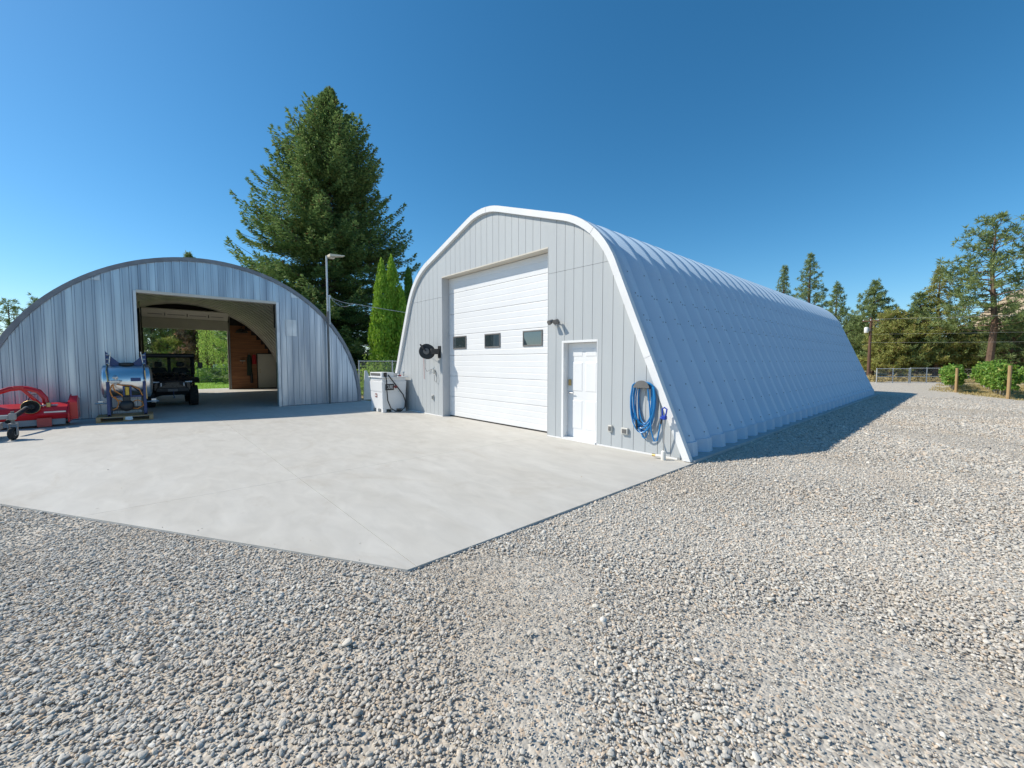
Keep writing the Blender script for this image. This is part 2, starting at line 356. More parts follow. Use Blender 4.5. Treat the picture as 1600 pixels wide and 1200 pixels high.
# concrete apron: panels with sawn joints between
def clip(poly, a, b, c):
    out = []
    for i in range(len(poly)):
        p, q = poly[i], poly[(i+1) % len(poly)]; dp = a*p[0]+b*p[1]-c; dq = a*q[0]+b*q[1]-c
        if dp <= 0: out.append(p)
        if (dp < 0 < dq) or (dq < 0 < dp):
            t = dp/(dp-dq); out.append((p[0]+(q[0]-p[0])*t, p[1]+(q[1]-p[1])*t))
    return out
SLAB = [(-2.91,1.50),(-2.93,7.0),(-16.90,7.0),(-16.90,-7.1)]
apron = MB().prism([(x*.999, y) for x, y in SLAB], -.30, -.012, 'XY').build('concrete_apron', 'concrete_curb', kind='structure')
for ax0, ax1 in ((-99,-11.6),(-11.6,-6.27),(-6.27,99)):
    for ay0, ay1 in ((-99,1.58),(1.58,99)):
        g = .0022; p = SLAB
        for cl in ((1,0,ax1-g),(-1,0,-(ax0+g)),(0,1,ay1-g),(0,-1,-(ay0+g))): p = clip(p, *cl)
        if len(p) > 2: MB().prism(p, -.10, 0, 'XY').build('slab_panel', 'concrete', apron)
MB().prism([(-16.93,-3.6),(-16.93,7.0),(-31.0,7.0),(-31.0,-3.6)], -.25, -.006, 'XY').build('hut_floor', 'concrete', kind='structure')

def gravel():
    rs = np.random.RandomState(3); yaw = R(48.05); fw = np.array([-math.sin(yaw), math.cos(yaw)])
    N = 4000000
    P = rs.uniform([-17, -11], [13, 19], (N, 2)); P2 = rs.uniform([-3, 5], [15, 31], (430000, 2)); P = np.concatenate([P, P2]); far = np.arange(len(P)) >= N; N = len(P); q = P + fw*2.0
    r = np.hypot(P[:, 0], P[:, 1]); d = q @ fw; ang = np.abs(np.arctan2(q[:, 0]*fw[1]-q[:, 1]*fw[0], d))
    keep = (ang < R(60)) & (r > .7) & (rs.rand(N) < np.where(far, np.interp(r, [9, 13, 24, 29], [0, 1, .7, 0]), np.interp(r, [0, 5, 8, 12, 16], [1, 1, .62, .40, 0]))) & ~((P[:, 1] > 24.5) & (P[:, 0] > -3) & (P[:, 1] > 34.5-2.2*(P[:, 0]+1.5)))
    # not on the slab or under the workshop (stones spill a little over the slab's left edge)
    e = (P[:, 0]+2.91)*(-2.8) + (P[:, 1]-1.5)*4.56; e /= math.hypot(2.8, 4.56)
    onslab = (P[:, 0] < -2.92) & (e > .012 + .02*rs.randn(N)*(rs.rand(N) < .5))
    pebble = onslab & (rs.rand(N) < .0022*np.exp(-np.abs(e)/.35)+.00003) & (P[:, 1] < 6.4) & (P[:, 0] > -15)
    keep &= ~onslab | pebble; far = far[keep]; pebble = pebble[keep]
    # a second, finer population packs the gaps near by
    P = P[keep]; n = len(P); small = rs.rand(n) < .35; keep2 = ~small | (np.hypot(P[:, 0], P[:, 1]) < 6); P = P[keep2]; small = small[keep2]; far = far[keep2]; pebble = pebble[keep2]; n = len(P)
    def noise(p, f, seed):
        a = np.random.RandomState(seed).uniform(-1, 1, (14, 2))*f; ph = np.random.RandomState(seed+1).uniform(0, 6.28, 14)
        return np.sin(p @ a.T + ph).sum(1)/3.7
    fines = noise(P, 1.5, 5) + .5*noise(P, 4.5, 8)
    left = np.clip((-P[:, 0] - .5)/5 - P[:, 1]*.15, 0, 1)
    for (x0, y0), (x1, y1), wd in (((-2.3, 2.2), (-.3, 2.9), .45), ((-.3, 2.9), (2.2, 3.1), .5), ((-3.6, -.6), (-1.7, -.5), .35), ((-1.0, .9), (1.5, 1.9), .25)):   # worn wheel tracks
        dv = np.array([x1-x0, y1-y0]); tq = np.clip(((P-[x0, y0]) @ dv)/(dv @ dv), 0, 1); dq = np.hypot(*(P-[x0, y0]-tq[:, None]*dv).T); fines = fines + .75*np.exp(-(dq/wd)**2)
    size = .0089*np.exp(rs.randn(n)*.30)
    size *= np.where(far, 1.75, 1.); size *= np.where(pebble, .7, 1.)
    size *= np.where(small, .6, 1.); size *= np.interp(fines, [.45, 1.05], [1., .62])*(1 + .12*noise(P, .6, 11))
    thin = rs.rand(n) < np.interp(fines, [.7, 1.3], [0, .30])
    P = P[~thin]; size = size[~thin]; pebble = pebble[~thin]; n = len(P)
    big = rs.rand(n) < .0016; size[big] *= rs.uniform(1.5, 2.3, big.sum()); size = np.clip(size, .004, .032)
    z = GZ + size*rs.uniform(.15, .65, n) + .005*np.clip(noise(P, 2.2, 21)+.9, 0, 2)
    z = np.where(pebble, size*.35, z)
    tilt = .30; rot = np.stack([rs.randn(n)*tilt, rs.randn(n)*tilt, rs.uniform(0, 6.28, n)], 1)
    sc = size[:, None]*np.stack([rs.uniform(.85, 1.5, n), rs.uniform(.75, 1.1, n), rs.uniform(.38, .75, n)], 1)
    me = bpy.data.meshes.new('gravel'); me.vertices.add(n)
    me.vertices.foreach_set('co', np.column_stack([P, z]).astype('f4').ravel())
    for nm, arr in (('rot', rot), ('scl', sc)):
        at = me.attributes.new(nm, 'FLOAT_VECTOR', 'POINT'); at.data.foreach_set('vector', arr.astype('f4').ravel())
    at = me.attributes.new('pick', 'INT', 'POINT'); at.data.foreach_set('value', rs.randint(0, 8, n).astype('i4'))
    o = link('gravel', me); o['kind'] = 'stuff'; tag(o, 'loose grey and tan crushed gravel stones covering the yard', 'gravel')
    g = bpy.data.node_groups.new('gravel_stones', 'GeometryNodeTree')
    g.interface.new_socket('Geometry', in_out='INPUT', socket_type='NodeSocketGeometry'); g.interface.new_socket('Geometry', in_out='OUTPUT', socket_type='NodeSocketGeometry')
    L = g.links.new; gi = g.nodes.new('NodeGroupInput'); go = g.nodes.new('NodeGroupOutput')
    g2i = g.nodes.new('GeometryNodeGeometryToInstance')
    for k in range(8):
        ic = g.nodes.new('GeometryNodeMeshIcoSphere'); ic.inputs['Radius'].default_value = 1; ic.inputs['Subdivisions'].default_value = 2
        sp = g.nodes.new('GeometryNodeSetPosition'); L(ic.outputs[0], sp.inputs['Geometry'])
        # flatten against a few cells so that the pebbles get facets
        vo = g.nodes.new('ShaderNodeTexVoronoi'); vo.voronoi_dimensions = '4D'; vo.inputs['Scale'].default_value = .85; vo.inputs['W'].default_value = k*3.7; vo.feature = 'SMOOTH_F1'; vo.inputs['Smoothness'].default_value = .12
        pos = g.nodes.new('GeometryNodeInputPosition'); L(pos.outputs[0], vo.inputs['Vector'])
        mr = g.nodes.new('ShaderNodeMapRange'); mr.inputs['From Min'].default_value = 0; mr.inputs['From Max'].default_value = 1; mr.inputs['To Min'].default_value = 1.22; mr.inputs['To Max'].default_value = .62
        L(vo.outputs['Distance'], mr.inputs[0])
        vm = g.nodes.new('ShaderNodeVectorMath'); vm.operation = 'SCALE'; L(pos.outputs[0], vm.inputs[0]); L(mr.outputs[0], vm.inputs['Scale']); L(vm.outputs[0], sp.inputs['Position'])
        sm = g.nodes.new('GeometryNodeSetShadeSmooth'); L(sp.outputs[0], sm.inputs[0])
        stm = g.nodes.new('GeometryNodeSetMaterial'); stm.inputs['Material'].default_value = MATS['gravel_stone']; L(sm.outputs[0], stm.inputs[0])
        L(stm.outputs[0], g2i.inputs[0])
    iop = g.nodes.new('GeometryNodeInstanceOnPoints'); iop.inputs['Pick Instance'].default_value = True
    def attr(nm, ty):
        a = g.nodes.new('GeometryNodeInputNamedAttribute'); a.data_type = ty; a.inputs['Name'].default_value = nm; return a.outputs['Attribute']
    L(gi.outputs[0], iop.inputs['Points']); L(g2i.outputs[0], iop.inputs['Instance'])
    e2r = g.nodes.new('FunctionNodeEulerToRotation'); L(attr('rot', 'FLOAT_VECTOR'), e2r.inputs[0]); L(e2r.outputs[0], iop.inputs['Rotation'])
    L(attr('scl', 'FLOAT_VECTOR'), iop.inputs['Scale']); L(attr('pick', 'INT'), iop.inputs['Instance Index'])
    L(iop.outputs[0], go.inputs[0])
    md = o.modifiers.new('stones', 'NODES'); md.node_group = g
    print('gravel stones', n)
gravel()

# hill behind the pines
def hill():
    vs = []; fs = []; nx, ny = 70, 40
    rs = np.random.RandomState(2)
    for j in range(ny):
        for i in range(nx):
            x = -80 + 420*i/(nx-1); y = 330 + 300*j/(ny-1)
            a = max(0, min(1, (x + 46)/90)); a = a*a*(3-2*a); bz = math.sin(min(1, j/(ny*.55))*math.pi/2)
            z = 62*a*bz*(1 + .05*math.sin(x*.11) + .06*math.sin(y*.07+x*.05)) + bz*a*rs.uniform(-1.6, 1.6) - 2
            vs.append((x, y, z))
    for j in range(ny-1):
        for i in range(nx-1): fs.append((j*nx+i, j*nx+i+1, (j+1)*nx+i+1, (j+1)*nx+i))
    MB().add(vs, fs).build('hill', 'hill_ground', kind='structure', smooth=True)
hill()

# ------------------------------------------------------------------ arch profiles
def fillet(A, B, C_, t, n, crimp=0.):
    """rounded corner at B between lines A-B and B-C; points carry a crimp flag"""
    A, B, C_ = Vector(A), Vector(B), Vector(C_); u = (A-B).normalized(); v = (C_-B).normalized()
    p0, p1 = B + u*t, B + v*t; half = u.angle(v)/2; rad = t*math.tan(half); cen = B + (u+v).normalized()*(t/math.cos(half))
    a0 = math.atan2(p0.y-cen.y, p0.x-cen.x); a1 = math.atan2(p1.y-cen.y, p1.x-cen.x)
    if a1-a0 > math.pi: a1 -= 2*math.pi
    if a0-a1 > math.pi: a1 += 2*math.pi
    return [(cen.x+rad*math.cos(a0+(a1-a0)*k/n), cen.y+rad*math.sin(a0+(a1-a0)*k/n)) for k in range(n+1)]
CX, YF, YB = -8.47, 6.64, 27.04
EAVE, PEAK, FOOT = (3.653, 4.382), (0, 5.661), (5.50, 0)
def shop_profile(n_e, n_p):
    right = [FOOT] + fillet(FOOT, EAVE, PEAK, .95, n_e)
    left = [(-x, z) for x, z in right][::-1]
    pk = fillet(EAVE, PEAK, (-EAVE[0], EAVE[1]), .7, n_p)
    return right + pk + left
def normals(P):
    out = []
    for i in range(len(P)):
        a = Vector(P[max(0, i-1)]); b = Vector(P[min(len(P)-1, i+1)]); t = (b-a).normalized(); out.append(Vector((t.y, -t.x)))
    return out                                               # outward for a right-to-left traverse
def offset(P, d):
    return [(p[0]+n.x*d, p[1]+n.y*d) for p, n in zip(P, normals(P))]
SP = shop_profile(16, 10)
def top_fun(P):
    Q = sorted(P)
    xs = [q[0] for q in Q]; zs = [q[1] for q in Q]
    return lambda x: float(np.interp(x, xs, zs))

# ------------------------------------------------------------------ white arch workshop
shop = thing('arch_workshop', 'long grey fronted workshop with white ribbed metal arch roof and white overhead door', 'workshop', (CX, YF, 0))
# roof ribs
def make_rib():
    prof = [(5.43, .035), (5.405, .28)]
    wall0, wall1 = Vector(FOOT), Vector(EAVE)
    prof += [tuple(wall0.lerp(wall1, t)) for t in (.066, .25, .45, .62)]
    e = fillet(FOOT, EAVE, PEAK, .95, 84); pk = fillet(EAVE, PEAK, (-EAVE[0], EAVE[1]), .7, 40)
    half = prof + e
    full = half + pk + [(-x, z) for x, z in half][::-1]
    cr = [0]*len(prof) + [(.0010 if k % 2 else -.0010) for k in range(len(e))] + [(.0008 if k % 2 else -.0008) for k in range(len(pk))]
    cr += cr[:len(half)][::-1]
    nn = normals(full)
    cs = [(0, .15), (.035, .15), (.205, .008), (.225, 0), (.375, 0), (.395, .008), (.565, .15), (.60, .15)]
    vs = []; fs = []; m = len(cs)
    for i, (p, n_, c) in enumerate(zip(full, nn, cr)):
        k_ = 1.25 if i in (0, len(full)-1) else 1
        for y, d in cs: vs.append((p[0]-n_.x*(d*k_-c), y, p[1]-n_.y*(d*k_-c)))
    for i in range(len(full)-1):
        for k in range(m-1): fs.append((i*m+k, (i+1)*m+k, (i+1)*m+k+1, i*m+k+1))
    rib = MB().add(vs, fs)
    # bolts: rows up the flat crest and across the laps
    bt = MB(); d2 = (Vector(EAVE)-Vector(FOOT)).normalized(); nrm = Vector((d2.y, -d2.x)); Lw = (Vector(EAVE)-Vector(FOOT)).length - .95
    s = .42
    spots = []
    while s < Lw: spots += [(s, .215)]; s += .46
    for s in (2.62, 3.12): spots += [(s, .26), (s, .36)]
    for s, y in spots:
        p = Vector(FOOT) + d2*s
        for sg in (1, -1):
            c = Vector((p.x*sg, y, p.y)); ax = Vector((nrm.x*sg, 0, nrm.y))
            bt.lathe([(.013, -.002), (.013, .006), (.006, .011)], c, ax, 6)
    return rib, bt
rb, bt = make_rib()
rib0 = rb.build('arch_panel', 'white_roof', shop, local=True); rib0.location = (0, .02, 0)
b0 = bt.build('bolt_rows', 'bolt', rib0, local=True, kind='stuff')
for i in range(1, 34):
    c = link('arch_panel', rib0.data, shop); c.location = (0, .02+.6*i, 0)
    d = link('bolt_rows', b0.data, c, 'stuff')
# base curbs along both sides
for sg in (1, -1):
    x0, x1 = sorted((CX+sg*5.20, CX+sg*5.545))
    MB().box(x0, x1, YF+.0, YB+.02, -.14, .033).build('base_curb', 'concrete_curb', shop)
# trim along the gable in lengths
tp = shop_profile(10, 8); inn = offset(tp, -.125); outp = offset(tp, .012)
cuts = [0, 1, 5, 11, 17, 24, 30, len(tp)-7, len(tp)-3, len(tp)-2, len(tp)-1]
cuts = sorted(set([0, 1, 6, 11, 15, 19, len(tp)-12, len(tp)-7, len(tp)-2, len(tp)-1]))
# straight runs are long: subdivide wall lengths into two pieces
def lerp2(a, b, t): return (a[0]+(b[0]-a[0])*t, a[1]+(b[1]-a[1])*t)
segs = []
for a, b in zip(cuts[:-1], cuts[1:]):
    o_, i_ = outp[a:b+1], inn[a:b+1]
    if a == 0 or b == len(tp)-1:
        segs += [([o_[0], lerp2(o_[0], o_[1], .5)], [i_[0], lerp2(i_[0], i_[1], .5)]), ([lerp2(o_[0], o_[1], .5), o_[1]], [lerp2(i_[0], i_[1], .5), i_[1]])]
    else: segs.append((o_, i_))
for k, (o_, i_) in enumerate(segs):
    pr = .004*(k % 2)
    poly = [(x+CX, max(z, .012)) for x, z in o_] + [(x+CX, max(z, .012)) for x, z in i_[::-1]]
    MB().prism(poly, YF-.075-pr, YF+.03, 'XZ').build('gable_trim', 'white_trim', shop)
# gable siding
wall_top = top_fun([(x+CX, z) for x, z in offset(SP, -.10)])
BD = (-10.50, -6.20, 4.14); PD = (-5.80, -4.87, 2.09)
xs_in = [x for x, z in offset(SP, -.10) if z >= .02]
WX0, WX1 = CX-5.36, CX+5.36
seams = [-10.5+.2387*k for k in range(-14, 32)]
def strips(seams, x0, x1, edges):
    pts = [(x0, 1)] + [(s, 1) for s in seams if x0+.05 < s < x1-.05] + [(x1, 1)]
    for e in edges:
        pts = [p for p in pts if abs(p[0]-e) > .04]; pts.append((e, 0))
    return sorted(pts)
def gable_poly(x0, x1, z0, z1, top):
    n = 5; xs = [x0+(x1-x0)*k/n for k in range(n+1)]
    tz = [min(z1, top(x)) for x in xs]
    if max(tz) <= z0+.02: return None
    up = [(x, max(z, z0+.001)) for x, z in zip(xs, tz)]
    return [(x0, z0), (x1, z0)] + up[::-1]
st = strips(seams, WX0, WX1, [BD[0], BD[1], PD[0], PD[1]])
core = MB()
for (a, fa), (b, fb) in zip(st[:-1], st[1:]):
    mid = (a+b)/2; z0 = .03
    if BD[0] < mid < BD[1]: z0 = BD[2]
    elif PD[0] < mid < PD[1]: z0 = PD[2]
    pc = gable_poly(a, b, z0 if z0 > 1 else -.05, 99, wall_top)
    if pc: core.prism(pc, YF+.022, YF+.12, 'XZ')
    g = .0045; x0 = a+g*fa; x1 = b-g*fb
    for lo, hi in ((z0, 3.553), (max(z0, 3.559), 99)):
        if hi <= lo: continue
        p = gable_poly(x0, x1, lo, hi, wall_top)
        if p: MB().prism(p, YF, YF+.02, 'XZ').build('siding_panel', 'siding', shop)
core.build('wall_core', 'siding_core', shop)
for a, b in ((WX0+.1, BD[0]), (BD[1], PD[0]), (PD[1], WX1-.1)): MB().box(a, b, YF-.012, YF-.001, .0, .028).build('base_flashing', 'white_trim', shop)
# back gable
mbk = MB(); n = 30
for k in range(n):
    a = WX0+(WX1-WX0)*k/n; b = WX0+(WX1-WX0)*(k+1)/n; p = gable_poly(a, b, 0, 99, wall_top)
    if p: mbk.prism(p, YB+.02, YB+.08, 'XZ')
mbk.build('rear_wall', 'siding', shop)
# overhead door with reveal
MB().box(BD[0]-.06, BD[0], YF+.121, YF+.30, 0, BD[2]).box(BD[0]+.0, BD[0]+.012, YF-.004, YF+.26, 0, BD[2]).build('door_jamb', 'jamb_paint', shop)
MB().box(BD[1], BD[1]+.06, YF+.121, YF+.30, 0, BD[2]).box(BD[1]-.012, BD[1], YF-.004, YF+.26, 0, BD[2]).build('door_jamb', 'jamb_paint', shop)
MB().box(BD[0]+.012, BD[1]-.012, YF-.006, YF+.26, BD[2]-.03, BD[2]).build('door_header', 'soffit', shop)
YD = YF+.25
oh = MB().box(BD[0]+.02, BD[1]-.02, YD+.002, YD+.05, .003, .028).build('overhead_door', 'rubber', shop)
zs = [.028, .61, 1.22, 1.83, 2.44, 3.05, 3.66, 4.105]
WIN = [(-10.27, -9.61), (-8.76, -8.11), (-7.26, -6.60)]
def ribbed(zs_, x0, x1):
    """one door section: shallow horizontal ribs with a tongue joint"""
    z0, z1 = zs_; k = max(2, round((z1-z0)/.15)); h = (z1-z0)/k; P = [(0.012, z0+.002)]
    for j in range(k):
        a = z0+j*h
        P += [(.0, a+.010), (.0, a+h-.020), (.0035, a+h-.013), (.0035, a+h-.004)]
    P += [(.012, z1-.002), (.05, z1-.002), (.05, z0+.002)]
    return MB().add([(x, YD+d, z) for x in (x0, x1) for d, z in P], [list(range(len(P))), list(range(len(P), 2*len(P)))[::-1]] + [(i, len(P)+i, len(P)+(i+1) % len(P), (i+1) % len(P)) for i in range(len(P))])
for a, b in zip(zs[:-1], zs[1:]):
    ribbed((a, b), BD[0]+.014, BD[1]-.014).build('door_section', 'door_white', oh)
for a, b in WIN:
    z0, z1 = 2.015, 2.39; t = .035
    MB().bbox(a, b, YD-.022, YD+.01, z0, z0+t, .006).bbox(a, b, YD-.022, YD+.01, z1-t, z1, .006).bbox(a, a+t, YD-.0215, YD+.01, z0+t, z1-t, .006).bbox(b-t, b, YD-.0215, YD+.01, z0+t, z1-t, .006).build('window_frame', 'frame_grey', oh)
    MB().box(a+t, b-t, YD-.012, YD-.004, z0+t, z1-t).build('window_pane', 'window_glass', oh)
# entry door
def panel_door(x0, x1, z0, z1, y, th):
    bm = bmesh.new(); W = x1-x0; H = z1-z0
    xs = [0, .13*W, .46*W, .54*W, .87*W, W]; zz = [0, .09*H, .40*H, .49*H, .80*H, .855*H, .945*H, H]
    V = [[bm.verts.new((x0+a, y, z0+b)) for a in xs] for b in zz]; pf = []
    for j in range(len(zz)-1):
        for i in range(len(xs)-1):
            f = bm.faces.new((V[j][i], V[j][i+1], V[j+1][i+1], V[j+1][i]))
            if i in (1, 3) and j in (1, 3, 5): pf.append(f)
    bmesh.ops.inset_individual(bm, faces=pf, thickness=.022, depth=-.010)
    bmesh.ops.inset_individual(bm, faces=pf, thickness=.030, depth=.008)
    m_ = MB().bm(bm); m_.box(x0, x1, y+.012, y+th, z0, z1)
    m_.add([(x0,y,z0),(x0,y+.012,z0),(x0,y+.012,z1),(x0,y,z1),(x1,y,z0),(x1,y+.012,z0),(x1,y+.012,z1),(x1,y,z1)], [(0,3,2,1),(4,5,6,7)])
    return m_
YP = YF+.15
ed = panel_door(PD[0]+.055, PD[1]-.02, .045, PD[2]-.05, YP, .05).build('entry_door', 'door_white', shop)
MB().box(PD[0], PD[0]+.05, YF-.004, YP+.05, 0, PD[2]).box(PD[1]-.016, PD[1], YF-.004, YP+.05, 0, PD[2]).box(PD[0]+.05, PD[1]-.016, YF-.006, YP+.05, PD[2]-.045, PD[2]).build('door_frame', 'white_trim', shop)
MB().box(PD[0]+.05, PD[1]-.016, YF-.03, YP+.05, .0, .04).build('door_threshold', 'white_trim', shop)
hx = PD[0]+.115
MB().lathe([(.028,0),(.028,.012),(.012,.014),(.012,.05)], (hx, YP, .99), (0,-1,0), 14).tube([(hx,YP-.05,.99),(hx+.05,YP-.055,.99),(hx+.12,YP-.05,.985)], .010, 8).build('door_handle', 'steel', ed, smooth=True)
MB().bbox(hx-.035, hx+.035, YP-.03, YP+.002, 1.14, 1.27, .008).build('keypad_lock', 'brass', ed)

# ------------------------------------------------------------------ things on the gable
wl = thing('flood_light', 'small twin headed security floodlight above the white entry door', 'light', (-5.93, YF, 2.5))
MB().lathe([(.055,0),(.055,.025),(.03,.03)], (-5.93,YF-.001,2.5), (0,-1,0), 16).build('wall_plate', 'frame_grey', wl, smooth=True)
for dx in (-.07, .08):
    MB().tube([(-5.93,YF-.03,2.5),(-5.93+dx*.6,YF-.06,2.51),(-5.93+dx,YF-.09,2.52)], .012, 8).build('arm', 'frame_grey', wl)
    MB().lathe([(.02,-.05),(.035,-.03),(.052,.05),(.054,.085),(.045,.086)], (-5.93+dx,YF-.11,2.51), (dx*2,-1,-.5), 14).build('lamp_head', 'frame_grey', wl, smooth=True)
MB().bbox(-5.955,-5.905,YF-.07,YF-.02,2.40,2.46,.01).build('motion_sensor', 'white_trim', wl)
def outlet(x, z, wd, h, lab):
    t = thing('electrical_outlet', lab, 'outlet', (x, YF, z))
    MB().bbox(x-wd/2, x+wd/2, YF-.05, YF-.001, z-h/2, z+h/2, .008).build('outlet_box', 'box_beige', t)
    MB().bbox(x-wd*.32, x+wd*.32, YF-.058, YF-.049, z-h*.32, z+h*.32, .003).build('outlet_cover', 'frame_grey', t)
outlet(-4.54, .37, .085, .13, 'narrow beige outlet box on grey siding beside the entry door')
outlet(-4.22, .36, .14, .12, 'wide beige double outlet box nearest the coiled blue hose')
outlet(-11.02, .55, .07, .15, 'slim outlet box on the grey siding beside the white fuel tank')
# garden hose on its hanger
hh = thing('hose_hanger', 'brown hose bracket screwed to grey siding holding the blue hose', 'hanger', (-3.81, YF, 1.2))
arc = [(-3.81+.10*math.cos(a), 1.17+.10*math.sin(a)) for a in [math.pi*k/10 for k in range(11)]]
MB().prism(arc + [(x*.6-3.81*.4, (z-1.17)*.6+1.17) for x, z in arc[::-1]], YF-.16, YF-.005, 'XZ').build('saddle', 'weathered_wood', hh)
MB().prism([(-3.81+.15*math.cos(a), 1.19+.13*math.sin(a)) for a in [math.pi*k/10 for k in range(11)]], YF-.175, YF-.162, 'XZ').build('front_flange', 'frame_grey', hh)
path = []; rh = random.Random(4)
for k in range(9):
    wd = .115+.02*rh.random()+.012*k; dep = rh.uniform(.62, .80) if k else .9; yo = YF-.035-.013*k+rh.uniform(-.005, .005); cxh = -3.81+rh.uniform(-.02, .02)
    for j in range(28):
        a = math.pi/2 - 2*math.pi*j/28
        x = cxh + wd*math.cos(a)*(1.0 if math.sin(a) > 0 else 1.0+.35*abs(math.sin(a))**.5)
        z = (1.185 + .105*math.sin(a)) if math.sin(a) > 0 else (1.185 + (dep)*math.sin(a))
        path.append((x, yo + .02*math.sin(a*2+k), z))
path += [(-3.70,YF-.15,1.2),(-3.66,YF-.15,.9),(-3.62,YF-.15,.45),(-3.56,YF-.15,.28),(-3.50,YF-.16,.30),(-3.46,YF-.17,.48),(-3.43,YF-.18,.62)]
gh = thing('garden_hose', 'coiled bright blue garden hose hanging on the grey gable', 'hose', (-3.8, YF-.1, .3))
MB().tube(path, .0125, 6).build('hose_coil', 'hose_blue', gh, smooth=True)
MB().tube([(-3.43,YF-.18,.60),(-3.405,YF-.19,.70)], .015, 8).build('hose_end', 'black_metal', gh)
MB().tube([(-3.90,YF-.17,.62),(-3.88,YF-.175,.45)], .019, 8).build('coupling', 'black_metal', gh)
hy = thing('yard_hydrant', 'yard hydrant with blue lever head and thin standpipe on white base', 'hydrant', (-3.36, YF-.2, 0))
MB().tube([(-3.36,YF-.2,.10),(-3.36,YF-.2,.68)], .012, 8).build('standpipe', 'steel', hy)
MB().lathe([(.04,0),(.04,.14),(.03,.15),(.018,.16)], (-3.36,YF-.2,.0), (0,0,1), 14).tube([(-3.36,YF-.2,.06),(-3.50,YF-.2,.055)], .022, 8).build('pipe_base', 'pvc', hy, smooth=True)
MB().bbox(-3.40,-3.32,YF-.235,YF-.165,.68,.75,.012).tube([(-3.36,YF-.2,.72),(-3.43,YF-.2,.70)], .02, 8).build('hydrant_head', 'blue_plastic', hy)
MB().tube([(-3.335,YF-.2,.74),(-3.315,YF-.2,.86),(-3.36,YF-.2,.885),(-3.395,YF-.2,.86),(-3.39,YF-.2,.74)], .013, 8).build('lever', 'blue_plastic', hy)
MB().tube([(-3.50,YF-.2,.055),(-3.56,YF-.2,.055)], .024, 8).build('end_cap', 'brass', hy)

# hose reel
hr = thing('hose_reel', 'black retractable air hose reel mounted on grey siding', 'hose reel', (-11.0, YF, 1.9))
rc = Vector((-10.83, YF-.32, 1.95)); ax = Vector((.72, -.66, .05)).normalized()
MB().lathe([(.06,-.10),(.225,-.09),(.225,-.078),(.16,-.075),(.16,.075),(.225,.078),(.225,.09),(.18,.095),(.08,.09)], rc, ax, 32).build('spool', 'black_plastic', hr, smooth=True)

hp = []
u = ax.orthogonal().normalized(); v = ax.cross(u)
for k in range(24*5): a = 2*math.pi*k/24; hp.append(rc + (u*math.cos(a)+v*math.sin(a))*(.178+.001*(k//24)) + ax*(-.06+.024*k/24))
MB().tube(hp, .011, 6).build('wound_hose', 'rubber', hr, smooth=True)
MB().lathe([(.09,.10),(.09,.125),(.05,.13),(.05,.15)], rc, ax, 18).build('hub', 'frame_grey', hr, smooth=True)
sidev = Vector((ax.y, -ax.x, 0)).normalized()
pA = rc + ax*.14; tipA = rc + ax*.13 - Vector((.74,.66,0))*(-.0) + Vector((-.16,-.10,.20))
MB().tube([pA, (pA+tipA)/2+ax*.02, tipA], [.03,.028,.024], 8).build('guide_arm', 'black_metal', hr)
MB().bbox(-10.76,-10.60,YF-.30,YF-.001,1.87,2.03,.015).tube([rc, rc-ax*.14, (-10.68,YF-.2,1.95)], .03, 8).build('wall_bracket', 'black_metal', hr)
MB().bbox(-10.72,-10.56,YF-.02,YF-.001,1.76,2.12,.006).build('mounting_plate', 'black_metal', hr)
MB().tube([tipA, tipA+Vector((-.12,.1,-.03)), (-11.52,YF-.05,1.95), (-11.54,YF-.025,1.5), (-11.54,YF-.02,1.1)], .006, 6).build('feed_pipe', 'red_faded', hr)
MB().tube([(-11.15,YF-.22,1.78),(-11.33,YF-.1,1.45),(-11.30,YF-.06,1.34),(-11.1,YF-.05,1.40),(-10.94,YF-.05,1.42)], .006, 6).tube([(-10.9,YF-.05,1.40),(-10.78,YF-.05,1.30),(-10.72,YF-.05,1.15),(-10.78,YF-.05,1.02),(-10.86,YF-.05,1.06),(-10.88,YF-.05,1.24)], .006, 6).build('loose_hose', 'frame_grey', hr)
MB().lathe([(.03,0),(.035,.04),(.035,.13),(.02,.15)], (-10.93,YF-.05,1.42), (.25,0,-1), 12).build('air_chuck', 'box_beige', hr, smooth=True)

# ------------------------------------------------------------------ fuel tank
FX0, FX1, FY0, FY1 = -13.50, -12.52, 5.66, 6.52
ft = thing('fuel_tank', 'white double walled diesel tank with black delivery hose beside workshop', 'fuel tank', ((FX0+FX1)/2, (FY0+FY1)/2, 0))
def taper(x0, x1, y0, y1, z0, z1, d, b=.02):
    bm = bmesh.new(); bmesh.ops.create_cube(bm, size=1)
    for v_ in bm.verts:
        k = d if v_.co.z < 0 else 0
        v_.co = Vector(((x0+x1)/2+v_.co.x*(x1-x0-2*k), (y0+y1)/2+v_.co.y*(y1-y0-2*k), z0 if v_.co.z < 0 else z1))
    bmesh.ops.bevel(bm, geom=list(bm.edges), offset=b, segments=2, affect='EDGES'); return MB().bm(bm)
taper(FX0+.02, FX1-.02, FY0+.02, FY1-.02, .10, .68, .015).build('lower_body', 'tank_white', ft)
taper(FX0, FX1, FY0, FY1, .66, 1.02, .02).build('upper_body', 'tank_white', ft)
taper(FX0+.02, FX1-.02, FY0+.02, FY1-.02, 1.015, 1.13, .0).build('top_band', 'tank_white', ft)
MB().bbox(FX0-.03, FX1+.03, FY0-.03, FY1+.03, 1.125, 1.16, .008).build('top_rim', 'tank_white', ft)
MB().bbox(FX0+.05, FX1-.02, FY0+.0, FY0+.42, 1.158, 1.30, .012).build('equipment_locker', 'tank_white', ft)
MB().bbox(FX0+.12, FX1-.12, FY0-.012, FY0+.001, 1.19, 1.275, .004).build('locker_slot', 'frame_grey', ft)
